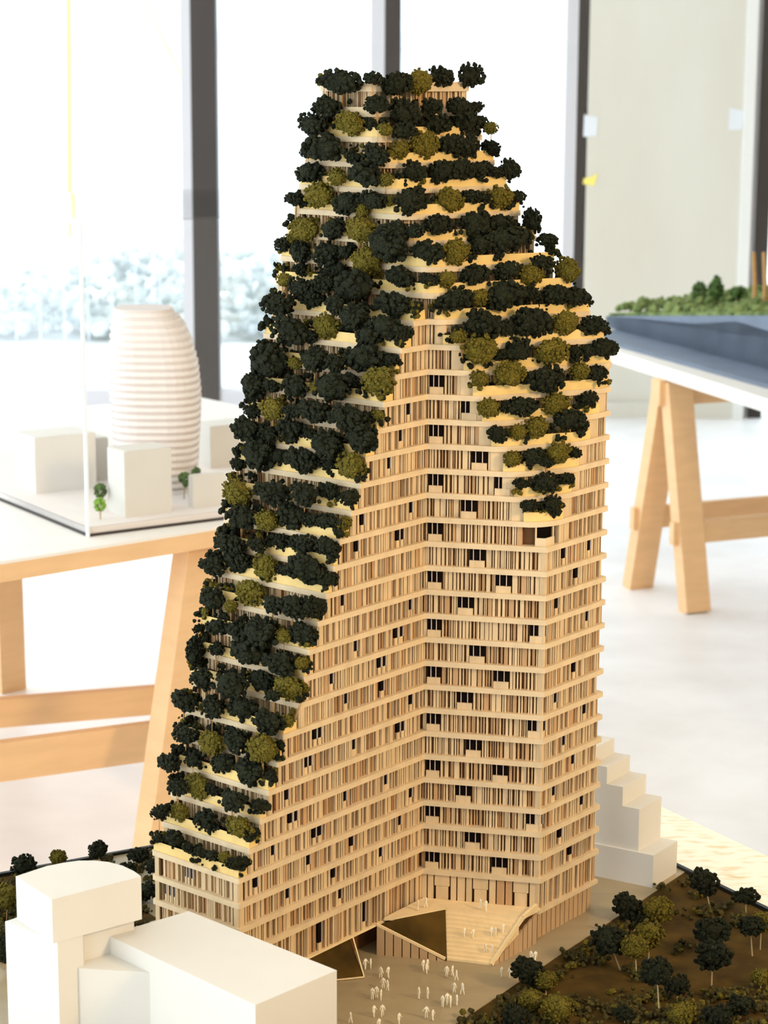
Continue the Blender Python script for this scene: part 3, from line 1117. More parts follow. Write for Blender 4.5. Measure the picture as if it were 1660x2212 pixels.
TREES += crop(300, 1650, 0.3373, [
    (250, 150, 150, D), (380, 150, 180, O), (470, 190, 100, D), (600, 240, 170, D), (770, 270, 110, D),
    (130, 310, 130, D), (265, 320, 130, O), (430, 370, 200, D), (640, 400, 180, O), (740, 440, 90, D),
    (130, 490, 90, D), (230, 480, 120, D), (320, 550, 95, D), (400, 590, 95, D), (470, 590, 100, D), (550, 600, 90, O), (620, 630, 110, D), (690, 650, 75, D)])
TREES += crop(860, 580, 0.3012, [
    (1400, 420, 190, D), (600, 580, 230, O), (870, 590, 180, D), (1110, 590, 230, O), (1270, 600, 110, D), (1480, 570, 190, D), (740, 620, 120, D), (1370, 600, 120, D),
    (800, 750, 210, O), (1060, 790, 260, D), (1310, 740, 140, O), (1430, 750, 160, D), (590, 790, 130, O), (930, 780, 120, D),
    (650, 1000, 150, O), (880, 1010, 210, D), (1130, 990, 190, O), (1370, 940, 150, D), (1230, 1080, 220, D), (1000, 1140, 170, O), (760, 1020, 110, D),
    (720, 1190, 140, D), (1340, 1120, 70, D), (860, 1180, 120, O),
    (820, 1370, 120, O), (970, 1350, 170, D), (1150, 1320, 170, O), (1270, 1320, 90, D), (1060, 1390, 110, D),
    (880, 1540, 110, D), (1060, 1540, 200, D), (1210, 1510, 120, D),
    (950, 1700, 130, D), (1110, 1690, 160, D)])

NUM = ['roof', 'one', 'two', 'three', 'four', 'five', 'six', 'seven', 'eight', 'nine', 'ten', 'eleven', 'twelve', 'thirteen', 'fourteen', 'fifteen', 'sixteen', 'seventeen', 'eighteen', 'nineteen', 'twenty',
       'twenty-one', 'twenty-two', 'twenty-three', 'twenty-four', 'twenty-five', 'twenty-six', 'twenty-seven', 'twenty-eight', 'twenty-nine']


def dense(line, n=60):
    tot = sum((b - a).length for a, b in zip(line, line[1:]))
    res = []
    for a, b in zip(line, line[1:]):
        ln = (b - a).length
        m = max(1, int(n * ln / tot))
        nr = (b - a).normalized()
        nr = Vector((-nr.y, nr.x))
        for i in range(m + 1):
            res.append((a.lerp(b, i / m), nr))
    return res


SPOTS = []
for k, lst in TERR.items():
    for wing_name, ln in lst:
        for p, nr in dense(ln):
            q = p + nr * 0.0055
            SPOTS.append((k, wing_name, q, proj((q.x, q.y, zk(k) + BH)), nr))


def in_poly(p, poly):
    c = False
    for i in range(len(poly)):
        a, b = poly[i], poly[i - 1]
        if (a.y > p.y) != (b.y > p.y) and p.x < (b.x - a.x) * (p.y - a.y) / (b.y - a.y) + a.x:
            c = not c
    return c


def clearance(p, poly):
    """distance from a plan point to an outline, negative inside it"""
    best = 9.0
    for i in range(len(poly)):
        a, b = poly[i - 1], poly[i]
        d = b - a
        t = max(0.0, min(1.0, (p - a).dot(d) / max(d.length_squared, 1e-12)))
        best = min(best, (a + d * t - p).length)
    return -best if in_poly(p, poly) else best


SEEN_SPOTS = {}
for px, py, wpx, kind in TREES:
    want = 46 if kind == D else 48
    best = min(SPOTS, key=lambda s: abs(s[3][0] - px) * 2.2 + abs(s[3][1] - py - want) + (40 if s[3][1] - py < 18 else 0))
    k, wing_name, q, _, nr = best
    zbase = zk(k) + BH + (PLANT_TOP - 0.0035 if k < 31 else 0.002)
    wd = wpx * q.y / F_PX * 1.2
    dep = 0.62 if wd > 0.03 else 0.75
    fa_ = math.atan2(nr.y, nr.x) - PI / 2
    widen = min(1.14, 1.0 / math.hypot(math.cos(fa_), dep * math.sin(fa_)))
    wd *= widen
    dep /= widen
    yy = q.y - 0.004
    if k < 32:                       # the storey and planter above must stay behind the crown
        for _i in range(34):
            c = at_y(px, py, yy)
            if clearance(Vector((c.x, c.y)), OUT[k + 1]) >= wd * dep * 0.40:
                break
            yy -= 0.001
    c = at_y(px, py, yy)
    if c.z < zbase + 0.008:
        c.z = zbase + 0.008
    n = 32 - k
    colr = 'dark green clumpy' if kind == D else 'olive green rounded'
    where = 'roof of the wooden tower' if n == 0 else ('upper terrace %s storeys below the tower roof' % NUM[n] if wing_name == 'top' else '%s terrace %s storeys below the tower roof' % (wing_name, NUM[n]))
    tree((q.x, q.y, zbase), c, wd, kind, '%s model tree on the %s' % (colr, where), '%s trees, %s' % ('dark' if kind == D else 'olive', where), face=fa_, depth=dep, hscale=rt.uniform(0.92, 1.1) / widen)
    SEEN_SPOTS.setdefault(k, []).append(q)

# low planting that fills the planters
rp = random.Random(8)
plant = [MB(), MB()]
for k, lst in TERR.items():
    for wing_name, ln in lst:
        tot = sum((b - a).length for a, b in zip(ln, ln[1:]))
        for p, nr in dense(ln, int(tot / 0.0065)):
            if rp.random() < 0.22:
                continue
            spill = rp.random() < 0.16
            q = p + nr * (rp.uniform(-0.002, 0.001) if spill else rp.uniform(0.003, 0.013))
            which = 0 if rp.random() < 0.84 else 1
            if k >= 31 and rp.random() < 0.8:
                continue
            zc = zk(k) + BH + (PLANT_TOP if k < 31 else 0.004)
            for j in range(rp.choice((2, 3, 4, 6))):
                dz = rp.uniform(-0.008, 0.001) if spill else rp.uniform(-0.002, 0.009)
                plant[which].blob((q.x + rp.uniform(-0.005, 0.005), q.y + rp.uniform(-0.003, 0.003), zc + dz), rp.uniform(0.0016, 0.0042), rp, ICO1, 0.25)
for i, m in enumerate(('leaf_dark', 'leaf_olive')):
    o = part(plant[i], 'planter_shrubs', m, TOWER)
    o['kind'] = 'stuff'

# ------------------------------------------------------------------ lawn trees, moss
LT = [  # crown x, y, width, kind, foot x, y
    (1522, 1903, 62, D, 1536, 1968), (1357, 1958, 66, D, 1362, 1990), (1424, 1964, 62, O, 1426, 2004), (1390, 1990, 34, D, 1370, 2012), (1402, 2018, 60, O, 1402, 2082), (1316, 2031, 78, D, 1341, 2096), (1372, 2045, 62, O, 1376, 2110),
    (1612, 1936, 60, D, 1612, 1975), (1538, 2012, 78, D, 1541, 2078), (1541, 2060, 80, D, 1538, 2131), (1622, 2000, 56, D, 1626, 2066), (1646, 1990, 50, O, 1643, 2052), (1420, 2100, 72, D, 1425, 2196), (1464, 2128, 58, D, 1464, 2160),
    (1140, 2095, 72, D, 1146, 2140), (1180, 2118, 50, O, 1180, 2150), (1150, 2160, 56, O, 1152, 2200), (1205, 2176, 70, O, 1205, 2225), (1114, 2196, 64, D, 1116, 2235), (1476, 2188, 60, O, 1476, 2225), (1552, 2196, 66, D, 1552, 2230), (1644, 2110, 44, O, 1644, 2135), (1600, 2170, 60, D, 1600, 2200), (1350, 2190, 50, D, 1350, 2210)]
LTL = ['dark ragged tree with pale trunk just inside the far lawn rim', 'dark wide tree overlapping the plaza sheet, behind an olive tree', 'olive domed tree next to the dark one at the plaza edge', 'small brownish tree on a bare stem between the domed trees',
       'olive drooping tree behind another olive tree mid lawn', 'dark broad tree with a short thick trunk at the plaza edge', 'olive round tree in front of the drooping olive tree', 'dark jagged tree standing against the black rim',
       'loose dark tree standing right behind the dense tree on the white stem', 'dark dense tree on a white stem in the open lawn', 'dark tree beside an olive one on twin pale stems', 'olive tree beside a dark one on twin pale stems',
       'dark round tree on a long reddish stem', 'dark low tree touching the round one on the reddish stem', 'black green tree in front of the plaza figures', 'small olive tree tucked behind the black green tree at the plaza',
       'olive fluffy bush tree at the lawn corner by the plaza', 'large olive fluffy tree in front of the plaza lawn corner', 'dark low tree under the olive fluffy trees', 'bright olive ball tree in the mossy lawn front',
       'dark low mossy tree beside the bright olive ball tree', 'small olive tree at the open lawn side', 'dark mossy tree beyond the low front trees', 'small dark tree between front moss clumps']
for i, (x, y, wpx, kind, fx, fy) in enumerate(LT):
    b = at_z(fx, fy, ZG - 0.0015)
    c = at_y(x, y, b.y)
    lab = LTL[i]
    tree(tuple(b), c, wpx * b.y / F_PX * 1.18, kind, lab, 'trees on the lawn beside the plaza', pale=True)
for (x, y, wpx, kind, fx, fy) in [(213, 1836, 44, D, 214, 1872), (126, 1852, 40, O, 126, 1885), (53, 1868, 56, D, 53, 1905), (299, 1846, 50, D, 299, 1885), (14, 1935, 66, O, 14, 1990), (8, 2050, 60, D, 8, 2095), (330, 1870, 40, D, 330, 1900), (275, 1880, 44, D, 275, 1910), (318, 1925, 50, D, 318, 1950)]:
    b = at_z(fx, fy, ZG - 0.0015)
    c = at_y(x, y, b.y)
    lab = ('dark green clumpy' if kind == D else 'olive green') + ' model tree at the base rim behind the white building block'
    tree(tuple(b), c, wpx * b.y / F_PX * 1.12, kind, lab, 'trees behind the white building')
# ------------------------------------------------------------------ white paper scale figures
def figure_mesh(name, stride, arm):
    me = bpy.data.meshes.new(name)
    v = [(0, 0, 0.50), (0, 0, 0.62), (0, 0, 0.80), (0, 0, 0.87), (0, 0, 0.94),
         (-0.05, 0.0, 0.47), (-0.06, -stride, 0.25), (-0.06, -stride * 1.3, 0.02), (0.05, 0.0, 0.47), (0.06, stride, 0.25), (0.06, stride * 1.3, 0.02),
         (-0.11, 0, 0.80), (-0.15 - arm * 0.3, 0, 0.64), (-0.15 - arm, 0.03, 0.50), (0.11, 0, 0.80), (0.15, 0.02, 0.64), (0.15 + arm * 0.4, 0.05, 0.50)]
    ed = [(0, 1), (1, 2), (2, 3), (3, 4), (0, 5), (5, 6), (6, 7), (0, 8), (8, 9), (9, 10), (2, 11), (11, 12), (12, 13), (2, 14), (14, 15), (15, 16)]
    rad = [0.085, 0.075, 0.085, 0.04, 0.07, 0.06, 0.045, 0.035, 0.06, 0.045, 0.035, 0.05, 0.035, 0.028, 0.05, 0.035, 0.028]
    me.from_pydata(v, ed, [])
    o = bpy.data.objects.new(name, me)
    COL.objects.link(o)
    sk = o.modifiers.new('skin', 'SKIN')
    for i, r in enumerate(rad):
        me.skin_vertices[0].data[i].radius = (r, r)
    me.skin_vertices[0].data[0].use_root = True
    sb = o.modifiers.new('sub', 'SUBSURF')
    sb.levels = 1
    dg = bpy.context.evaluated_depsgraph_get()
    res = bpy.data.meshes.new_from_object(o.evaluated_get(dg))
    bpy.data.objects.remove(o)
    res.name = name
    res.materials.clear()
    res.materials.append(MATS['figure_white'])
    return res


FIG = [figure_mesh('figure_walking', 0.09, 0.05), figure_mesh('figure_standing', 0.015, 0.02), figure_mesh('figure_waving', 0.05, 0.16)]


def figure(p, hgt, label, group):
    o = bpy.data.objects.new('scale_figure', rt.choice(FIG))
    COL.objects.link(o)
    o.location = p
    o.scale = (hgt, hgt, hgt)
    o.rotation_euler = (0, 0, rt.uniform(0, 6.28))
    tag(o, label, 'figurine', group)


PLZ = [(248, 450), (280, 445), (340, 500), (385, 500), (355, 562), (380, 577), (290, 630), (315, 620), (342, 635), (595, 455), (620, 450), (615, 475), (735, 495), (770, 490), (793, 515), (568, 625), (620, 625), (780, 590), (828, 600), (710, 675), (738, 660), (758, 675), (795, 665), (300, 735), (350, 730), (160, 770), (450, 780), (613, 740), (652, 755), (1063, 495), (1116, 500), (1238, 405), (1265, 405), (330, 815)]
for x, y in PLZ:
    p = at_z(700 + x * 0.3614, 1920 + y * 0.3614 + 12.5, ZG)
    figure(p, rt.uniform(0.0145, 0.0165), 'tiny white paper person standing on the open plaza', 'figures on the plaza')
for x, y in [(563, 95), (610, 80), (935, 90), (970, 100)]:
    p = at_z(700 + x * 0.3614, 1920 + y * 0.3614 + 12.5, ZP)
    figure(p, 0.0155, 'tiny white paper person at the top of the wooden stairs', 'figures on the podium')
for x, y in [(840, 265), (905, 255), (1015, 250), (1050, 245), (1075, 240), (965, 360), (1000, 365)]:
    px, py = 700 + x * 0.3614, 1920 + y * 0.3614 + 9
    # the tread under this spot: solve its place between the two stair edges
    for i in range(NS):
        zt = ZP + (ZG - ZP) * (i + 1) / (NS + 1)
        p = v2(at_z(px, py, zt))
        best = None
        for j in range(201):
            al = j / 200.0
            le, ri = st_tl.lerp(st_bl, al), st_tr.lerp(st_br, al)
            d = ri - le
            off = abs(d.x * (p.y - le.y) - d.y * (p.x - le.x)) / d.length
            if best is None or off < best[0]:
                best = (off, al, (p - le).dot(d) / d.length_squared)
        if best[1] <= (i + 1) / NS:
            break
    al = (i + 0.6) / NS
    p = st_tl.lerp(st_bl, al).lerp(st_tr.lerp(st_br, al), min(0.95, max(0.05, best[2])))
    p = (p.x, p.y, zt)
    figure(p, 0.013, 'tiny white paper person on the wooden stair treads', 'figures on the stairs')

# ------------------------------------------------------------------ white building blocks on the base
zr = ZG + 0.14
rf = [v2(at_z(x, y, zr)) for x, y in ((232, 2020), (552, 2171), (728, 2096), (408, 1968))]
wb = empty('block_building', (rf[1].x, rf[1].y, ZG), 'white card building block with a hammerhead tower beside the wooden tower', 'building model')
part(MB().prism(rf, ZG, zr), 'main_volume', 'paper_white', wb)
zt = ZG + 0.205
tp = [v2(at_z(x, y, zt)) for x, y in ((34, 1893), (112, 1943), (305, 1893))]
bk = [v2(at_z(x, y, zt)) for x, y in ((290, 1882), (265, 1870), (235, 1862), (205, 1859), (170, 1859), (135, 1864), (100, 1871))]
head = tp + bk
zh = at_y(112, 2038, tp[1].y).z
part(MB().prism(head, zh, zt), 'tower_head', 'paper_white', wb)
s0 = v2(at_z(20, 1975, zt - 0.042))
lo = [tp[0] + Vector((-0.012, -0.006)), tp[1] + Vector((0.004, 0.004)), tp[1].lerp(tp[2], 0.30) + Vector((0.002, 0.004)), tp[2] + Vector((-0.06, 0.03)), tp[0] + Vector((0.05, 0.05))]
part(MB().prism(lo, ZG, zh), 'tower_shaft', 'paper_white', wb)
sh = [tp[0] + Vector((-0.012, -0.006)), tp[0].lerp(tp[1], 0.10) + Vector((-0.006, -0.002)), tp[0].lerp(tp[1], 0.10) + Vector((0.01, 0.012)), tp[0] + Vector((0.02, 0.03))]
part(MB().prism(sh, ZG, zh - 0.0005), 'side_volume', 'paper_white', wb)
ux = (tp[2] - tp[1]).normalized()
uy = Vector((-ux.y, ux.x))
lk = [tp[1].lerp(tp[2], 0.28) - uy * 0.002, rf[0].lerp(rf[1], 0.3), rf[0] + Vector((0.03, 0.0)), rf[0] + Vector((0.06, 0.055)), tp[2] + uy * 0.05, tp[1].lerp(tp[2], 0.28) + uy * 0.05]
part(MB().prism(lk, ZG, zr - 0.02), 'link_volume', 'paper_white', wb)
rv = [tp[1] + ux * 0.02 + uy * 0.012, tp[2] + ux * -0.003 + uy * 0.012, tp[2] + ux * -0.003 + uy * 0.05, tp[1] + ux * 0.02 + uy * 0.05]
part(MB().prism(rv, ZG, zh), 'rear_volume', 'paper_white', wb)

sb = [v2(at_z(x, y, ZG)) for x, y in ((1410, 1918), (1462, 1885), (1290, 1893))]
dr_, dlft = (sb[1] - sb[0]).normalized(), (sb[2] - sb[0]).normalized()
wid = (sb[1] - sb[0]).length
stp = empty('stepped_building', (sb[0].x, sb[0].y, ZG), 'white card stepped building block behind the wooden tower', 'building model')
fc = sb[0]
zprev = at_y(1411, 1848, fc.y).z
part(MB().prism([fc, fc + dr_ * wid, fc + dr_ * wid + dlft * 0.17, fc + dlft * 0.17], ZG, zprev), 'tier', 'paper_white', stp)
for i, (px, py, rpx) in enumerate(((1376, 1748, 1430), (1342, 1700, 1397), (1308, 1657, 1362), (1276, 1618, 1328))):
    f2 = solve_px(fc, dlft, zprev, px, 0.0, 0.3) + dr_ * 0.004
    zt_ = at_y(px, py, f2.y).z
    r2 = solve_px(f2, dr_, zt_, rpx, 0.0, 0.2)
    wdt = (r2 - f2).length
    part(MB().prism([f2, f2 + dr_ * wdt, f2 + dr_ * wdt + dlft * (0.14 - 0.024 * i), f2 + dlft * (0.14 - 0.024 * i)], zprev, zt_), 'tier', 'paper_white', stp)
    zprev = zt_

# moss on the lawns, clear of the buildings
KEEP = [rf, head, lo, sh, lk, rv, [A0, L0, R0, B0, B0 + unit(130) * 0.12, A0 + unit(51) * 0.12], [sb[0], sb[1], sb[1] + dlft * 0.17, sb[0] + dlft * 0.17]]
moss = [MB(), MB()]
rm_ = random.Random(4)
for i in range(620):
    if i < 420:
        px, py = rm_.uniform(1000, 1680), rm_.uniform(1880, 2230)
        edge = 2212 - (px - 985) * 0.664
        far = 1885 + (px - 1465) * 0.487 if px > 1465 else 0
        if py < edge + 10 or py < far + 14:
            continue
        if py < edge + 55 and rm_.random() < 0.0:
            continue
        dens = 1.0 if (py < edge + 60 or py > 2150 or py < far + 60) else 0.12
        if rm_.random() > dens:
            continue
    else:
        px, py = rm_.uniform(-20, 335), rm_.uniform(1850, 2080)
        if py < 1900 - px * 0.18:
            continue
    p = at_z(px, py, ZG)
    if any(clearance(Vector((p.x, p.y)), pl_) < 0.014 for pl_ in KEEP):
        continue
    for j in range(rm_.choice((6, 9, 13))):
        moss[0 if rm_.random() < 0.85 else 1].blob((p.x + rm_.gauss(0, 0.007), p.y + rm_.gauss(0, 0.007), ZG + rm_.uniform(0, 0.007)), rm_.uniform(0.0016, 0.0046), rm_, ICO1, 0.35)
for i, m in enumerate(('moss_brown', 'leaf_olive')):
    o = part(moss[i], 'moss', m, base)
    o['kind'] = 'stuff'

# ------------------------------------------------------------------ left table with acrylic display case
TZ = 0.73
ta, tb = v2(at_z(0, 1213, TZ)), v2(at_z(460, 1140, TZ))
dt = (tb - ta).normalized()
nt_ = Vector((-dt.y, dt.x))
TA = ta - dt * 0.55
lt = empty('trestle_table', (TA.x, TA.y, 0), 'pale table on pine trestles carrying the acrylic display case', 'table')
part(MB().prism([TA, TA + dt * 2.0, TA + dt * 2.0 + nt_ * 1.5, TA + nt_ * 1.5], TZ - 0.006, TZ), 'table_top', 'table_top', lt)
part(MB().prism([TA + nt_ * 0.0, TA + dt * 2.0, TA + dt * 2.0 + nt_ * 0.02, TA + nt_ * 0.02], TZ - 0.04, TZ - 0.006), 'edge_rail', 'pine', lt)
part(MB().prism([TA + nt_ * 0.02, TA + dt * 2.0 + nt_ * 0.02, TA + dt * 2.0 + nt_ * 1.5, TA + nt_ * 1.5], TZ - 0.03, TZ - 0.006), 'underboard', 'pine', lt)


def v3(p, z):
    return (p.x, p.y, z)


def trestle(root, origin, along, out, length, top_z, spread=0.3, wd=0.055, ht=0.035, st_z=0.30):
    """sawhorse: top beam along 'along', splayed leg pairs at both ends, two long stretchers"""
    part(MB().beam(v3(origin, top_z - 0.04), v3(origin + along * length, top_z - 0.04), 0.05, 0.08), 'trestle_beam', 'pine', root)
    for e in (0.06, length - 0.06):
        c = origin + along * e
        for s in (-1, 1):
            part(MB().beam(v3(c + out * (0.02 * s), top_z - 0.01), v3(c + out * (spread * s), 0.0), ht, wd, v3(along, 0)), 'trestle_leg', 'pine', root)
    for s in (-1, 1):
        f = 0.02 + (spread - 0.02) * (1 - st_z / top_z)
        part(MB().beam(v3(origin + out * (f * s) + along * 0.0, st_z), v3(origin + out * (f * s) + along * length, st_z), 0.025, 0.07), 'stretcher', 'pine', root)


tl = v2(at_z(428, 1186, TZ - 0.04)) + nt_ * 0.10
yA = tl.y
ft = at_y(318, 1960, yA)
bot = at_z(300, 2068, 0)
def lean_leg(top_px, top_y, foot, wd=0.075, ht=0.05):
    a = at_y(top_px[0], top_px[1], top_y)
    part(MB().beam((a.x, a.y, TZ - 0.03), foot, wd, ht, (nt_.x, nt_.y, 0)), 'trestle_leg', 'pine', lt)
lean_leg((428, 1190), yA, tuple(at_z(306, 2068, 0)))
lean_leg((8, 1222), at_z(22, 1490, 0).y - 0.25, tuple(at_z(20, 1489, 0)))
lean_leg((-420, 1250), yA - 0.55, tuple(at_y(-330, 2400, yA - 0.6).xy) + (0.0,))
lean_leg((-300, 1215), yA + 0.3, tuple(at_y(-260, 1800, yA + 0.3).xy) + (0.0,))
a2, b2 = at_y(384, 1592, yA - 0.03), at_y(-330, 1688, yA - 0.45)
part(MB().beam(a2, b2, 0.025, 0.078), 'stretcher', 'pine', lt)
a3, b3 = at_y(372, 1508, yA + 0.42), at_y(-260, 1560, yA + 0.1)
part(MB().beam(a3, b3, 0.03, 0.062), 'stretcher', 'pine', lt)
part(MB().beam(at_y(418, 1180, yA + 0.42), (a3.x - 0.03, a3.y, 0), 0.06, 0.05, (nt_.x, nt_.y, 0)), 'trestle_leg', 'pine', lt)
# acrylic display case
CZ = TZ
ca, cb, cc = v2(at_z(190, 1160, CZ)), v2(at_z(460, 1126, CZ)), v2(at_z(0, 1074, CZ))
dc = (cb - ca).normalized()
nc = Vector((-dc.y, dc.x))
LC, DC, TOPZ = 0.98, 0.9, 1.335
case = empty('display_case', (ca.x, ca.y, CZ), 'clear acrylic display case standing on the trestle table', 'display case')
part(MB().prism([ca, ca + dc * LC, ca + dc * LC + nc * DC, ca + nc * DC], CZ, CZ + 0.005), 'case_base', 'steel_dark', case)
part(MB().prism([ca + (dc + nc) * 0.004, ca + dc * (LC - 0.004) + nc * 0.004, ca + dc * (LC - 0.004) + nc * (DC - 0.004), ca + dc * 0.004 + nc * (DC - 0.004)], CZ + 0.005, CZ + 0.018), 'case_plinth', 'white_model', case)
th = 0.004
for a, b in ((ca, ca + dc * LC), (ca + nc * DC, ca), (ca + dc * LC, ca + dc * LC + nc * DC), (ca + dc * LC + nc * DC, ca + nc * DC)):
    d = (b - a).normalized()
    n = Vector((-d.y, d.x)) * th
    part(MB().prism([a, b, b + n, a + n], CZ + 0.005, TOPZ), 'case_pane', 'acrylic', case)
part(MB().prism([ca, ca + dc * LC, ca + dc * LC + nc * DC, ca + nc * DC], TOPZ, TOPZ + 0.005), 'case_lid', 'acrylic_lid', case)
for q in (ca, ca + dc * LC, ca + nc * DC):
    part(MB().box((q.x, q.y, (CZ + TOPZ) / 2), (0.006, 0.006, TOPZ - CZ), math.atan2(dc.y, dc.x)), 'case_edge', 'acrylic_edge', case)
# round white tower inside
MZ = CZ + 0.018
mc = at_y(338, 1040, 4.46)
wt = empty('banded_tower', (mc.x, mc.y, MZ), 'white rounded tower model of stacked slabs inside the acrylic case', 'architectural model')
SILW = [(1060, 252, 418), (1000, 246, 428), (900, 243, 434), (850, 240, 435), (790, 240, 430), (740, 242, 418), (700, 245, 400), (672, 252, 372), (662, 262, 350)]
zt0, zt1 = MZ, at_y(330, 664, mc.y).z
NSL = 26


def wtw(z):
    y = proj((mc.x, mc.y, z))[1]
    for (y0, a0, b0), (y1, a1, b1) in zip(SILW, SILW[1:]):
        if y1 <= y <= y0:
            f = (y - y1) / (y0 - y1)
            return a1 + (a0 - a1) * f, b1 + (b0 - b1) * f
    return SILW[0][1:] if y > SILW[0][0] else SILW[-1][1:]


corem = MB()
for i in range(NSL):
    z = zt0 + (zt1 - zt0) * i / NSL
    xa_, xb_ = wtw(z)
    x0 = at_y(xa_, 900, mc.y).x
    x1 = at_y(xb_, 900, mc.y).x
    sx, cx = (x1 - x0) / 2, (x0 + x1) / 2
    def ring(s):
        r = []
        for j in range(28):
            t_ = 2 * PI * j / 28
            c_, s_ = math.cos(t_), math.sin(t_)
            r.append(Vector((cx + sx * s * math.copysign(abs(c_) ** 0.7, c_), mc.y + sx * s * 1.0 * math.copysign(abs(s_) ** 0.7, s_))))
        return r
    part(MB().prism(ring(1.0), z, z + (zt1 - zt0) / NSL * 0.55), 'slab', 'white_model', wt)
    corem.prism(ring(0.95), z, z + (zt1 - zt0) / NSL)
part(corem, 'core', 'white_model_core', wt)


def case_box(name, fx, fy, wd, dp, hpx, label):
    """white block: front corner on the case floor at a picture spot; plan sides along the case"""
    q = v2(at_z(fx, fy, MZ))
    ztop = at_y(fx, fy - hpx, q.y).z
    o = empty(name, (q.x, q.y, MZ), label, 'building model')
    part(MB().prism([q, q + dc * wd, q + dc * wd + nc * dp, q + nc * dp], MZ, ztop), 'volume', 'paper_white', o)
    part(MB().prism([q + (dc + nc) * 0.002, q + dc * (wd - 0.002) + nc * 0.002, q + dc * (wd - 0.002) + nc * (dp - 0.002), q + dc * 0.002 + nc * (dp - 0.002)], ztop, ztop + 0.002), 'roof_edge', 'paper_white', o)
    return o


case_box('white_block', 271, 1118, 0.105, 0.075, 140, 'tall white block in front of the rounded white tower model')
case_box('white_block', 418, 1098, 0.075, 0.02, 68, 'low white block beside the dark tree in the acrylic case')
case_box('white_block', 78, 1068, 0.14, 0.10, 120, 'wide white block at the open corner of the acrylic case')
case_box('white_block', 455, 1012, 0.12, 0.08, 88, 'white block behind the rounded white tower model')
case_box('white_block', 195, 1040, 0.045, 0.08, 90, 'white block between the wide block and the rounded tower')
for (x, y, wpx, k2, fx, fy, lab) in [(217, 1060, 32, 'g', 217, 1105, 'small dark green tree beside the tall white block in the case'), (216, 1090, 30, 'l', 217, 1122, 'small lime green tree beside the tall white block in the case'), (399, 1036, 32, 'g', 398, 1078, 'small dark green tree between white blocks in the case'), (424, 1022, 26, 'g', 424, 1070, 'small round green tree behind the low white block')]:
    b = at_z(fx, fy, MZ)
    c = at_y(x, y, b.y)
    r = empty('case_tree', tuple(b), lab, 'model tree')
    rr = random.Random(fx)
    mb = MB()
    for j in range(26):
        dv = Vector((rr.gauss(0, 1), rr.gauss(0, 1), rr.gauss(0, 1))).normalized()
        s = wpx / 2 * b.y / F_PX
        mb.blob((c.x + dv.x * s * 0.7, c.y + dv.y * s * 0.7, c.z + dv.z * s * 0.8), s * 0.35, rr, ICO1, 0.3)
    part(mb, 'foliage', 'tree_green' if k2 == 'g' else 'tree_lime', r)
    part(MB().tube([b, (c.x, c.y, c.z)], 0.0016, 5), 'trunk', 'stem_pale', r)

# ------------------------------------------------------------------ right trestle table with the terrain model
RZ = 0.74
ra, rb = v2(at_z(1325, 757, RZ)), v2(at_z(1660, 862, RZ))
dr2 = (rb - ra).normalized()
nr2 = Vector((-dr2.y, dr2.x))
RA = ra - dr2 * 0.30
rt_ = empty('trestle_table', (RA.x, RA.y, 0), 'white table on pine trestles carrying the green terrain model', 'table')
part(MB().prism([RA, RA + dr2 * 2.2, RA + dr2 * 2.2 + nr2 * 1.3, RA + nr2 * 1.3], RZ - 0.04, RZ), 'table_top', 'table_top', rt_)
f1, f2 = v2(at_z(1378, 1268, 0)), v2(at_z(1502, 1322, 0))
mid = (f1 + f2) / 2
ax = (f2 - f1).normalized()
nx = Vector((-ax.y, ax.x))
trestle(rt_, mid - nx * 0.06, nx, ax, 1.0, RZ - 0.04, (f2 - f1).length / 2, 0.085, 0.05, 0.24)
# terrain model
ga, gb = v2(at_z(1308, 742, RZ)), v2(at_z(1660, 840, RZ))
dg2 = (gb - ga).normalized()
ng2 = Vector((-dg2.y, dg2.x))
terr = empty('terrain_model', (ga.x, ga.y, RZ), 'blue grey landscape model with green shrubs on the white table', 'landscape model')
part(MB().prism([ga - dg2 * 0.25, ga + dg2 * 1.6, ga + dg2 * 1.6 + ng2 * 1.0, ga - dg2 * 0.25 + ng2 * 1.0], RZ, RZ + 0.012), 'water_sheet', 'blue_grey', terr)
# wavy cliff: front top edge from the photograph, behind the sheet's edge
cl = []
off2 = 0.16
top_px = [(1230, 676), (1310, 683), (1380, 688), (1440, 694), (1500, 699), (1550, 696), (1590, 694), (1630, 706), (1680, 722), (1760, 745)]
zt_l = []
for px, py in top_px:
    # intersect view column with the cliff line
    P0 = ga + ng2 * off2
    q = solve_px(P0 - dg2 * 0.6, dg2, RZ + 0.06, px, 0.0, 2.4)
    cl.append(q)
    zt_l.append(at_y(px, py, q.y).z)
cb_ = [q + ng2 * 0.75 for q in cl]
part(MB().prism(cl + cb_[::-1], RZ + 0.012, zt_l + [z + 0.03 for z in zt_l[::-1]]), 'cliff', 'blue_grey', terr)
tm = MB().prism([q + ng2 * 0.012 for q in cl] + [q - ng2 * 0.01 for q in cb_[::-1]], [z - 0.002 for z in zt_l] + [z + 0.02 for z in zt_l[::-1]], [z + 0.010 for z in zt_l] + [z + 0.075 for z in zt_l[::-1]])
part(tm, 'hillside', 'moss_green', terr)
rg = random.Random(17)
sh_ = MB()
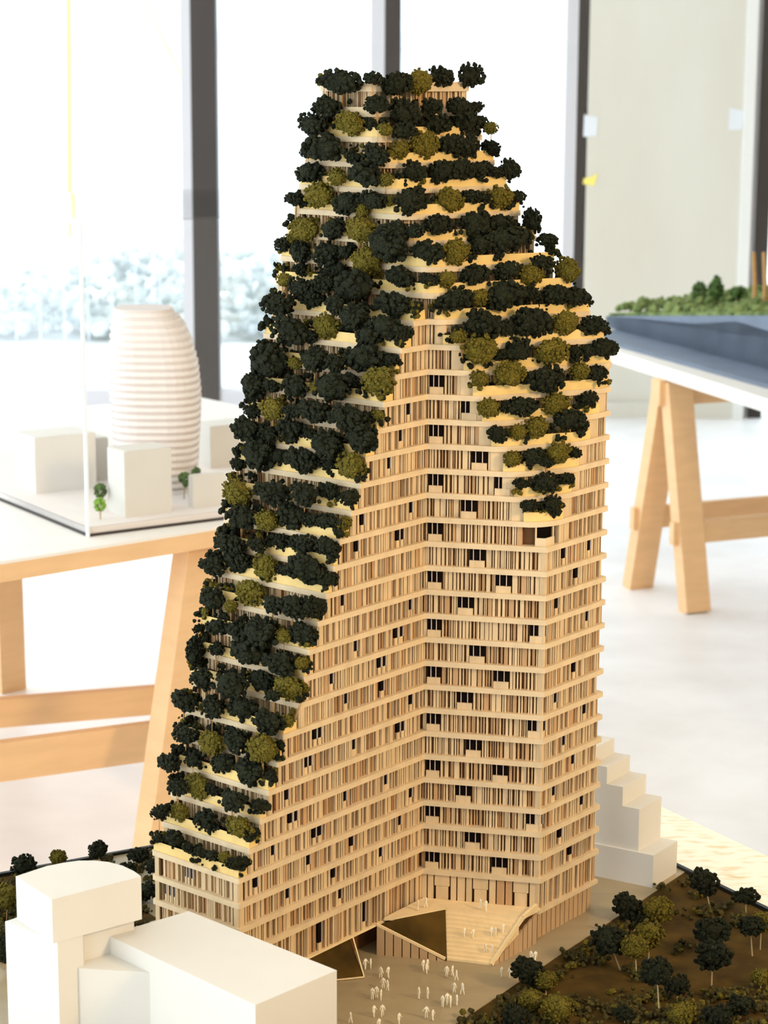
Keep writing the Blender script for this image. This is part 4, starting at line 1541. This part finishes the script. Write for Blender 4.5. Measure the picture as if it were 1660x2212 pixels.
for i in range(900):
    j = rg.uniform(0, len(cl) - 1.001)
    a = int(j)
    uu = rg.uniform(0.02, 0.6)
    q = cl[a].lerp(cl[a + 1], j - a) + ng2 * uu
    z = zt_l[a] + (zt_l[a + 1] - zt_l[a]) * (j - a)
    sh_.blob((q.x, q.y, z + 0.012 + uu * 0.09 + rg.uniform(0.0, 0.03)), rg.uniform(0.008, 0.022), rg, ICO1, 0.3)
o = part(sh_, 'undergrowth', 'moss_green', terr)
o['kind'] = 'stuff'
def hill_z(p):
    u = max(0.0, (p - cl[0]).dot(ng2) - 0.012)
    i = min(range(len(cl)), key=lambda j: abs((p - cl[j]).dot(dg2)))
    return zt_l[i] + 0.010 + 0.065 * min(1.0, u / 0.73)


for px, py, wpx, hpx, lab in [(1512, 630, 32, 46, 'rounded green tree on the landscape model'), (1548, 622, 34, 58, 'tall pointed green tree on the landscape model'), (1595, 645, 44, 50, 'wide dark green tree on the landscape model beside the brown posts')]:
    q = solve_px(ga + ng2 * (off2 + 0.2) - dg2 * 0.6, dg2, RZ + 0.1, px, 0, 2.4)
    c = at_y(px, py, q.y)
    s = wpx / 2 * q.y / F_PX
    hz = hpx / 2 * q.y / F_PX
    z0_ = hill_z(q) - 0.004
    r = empty('landscape_tree', (q.x, q.y, z0_), lab, 'model tree')
    mb = MB()
    for j in range(40):
        dv = Vector((rg.gauss(0, 1), rg.gauss(0, 1), rg.gauss(0, 1))).normalized()
        tp_ = 1 - 0.45 * max(dv.z, 0) if 'pointed' in lab else 1
        mb.blob((c.x + dv.x * s * 0.75 * tp_, c.y + dv.y * s * 0.75 * tp_, c.z + dv.z * hz * 0.85), s * 0.36, rg, ICO1, 0.3)
    part(mb, 'foliage', 'tree_green', r)
    part(MB().tube([(q.x, q.y, z0_), (c.x, c.y, c.z)], 0.006, 6), 'trunk', 'stem_pale', r)
for px, lab in ((1629, 'slim brown post standing in the landscape model by the dark frame'), (1651, 'second slim brown post standing in the landscape model')):
    q = solve_px(ga + ng2 * (off2 + 0.15) - dg2 * 0.6, dg2, RZ + 0.1, px, 0, 2.4)
    t0, t1 = at_y(px, 545, q.y), at_y(px, 680, q.y)
    t1.z = hill_z(q) - 0.006
    o = MB().tube([t1, (t1.x, t1.y, (t0.z + t1.z) / 2), t0], [0.008, 0.007, 0.006], 7).build('model_post', 'stem')
    tag(o, lab, 'post')
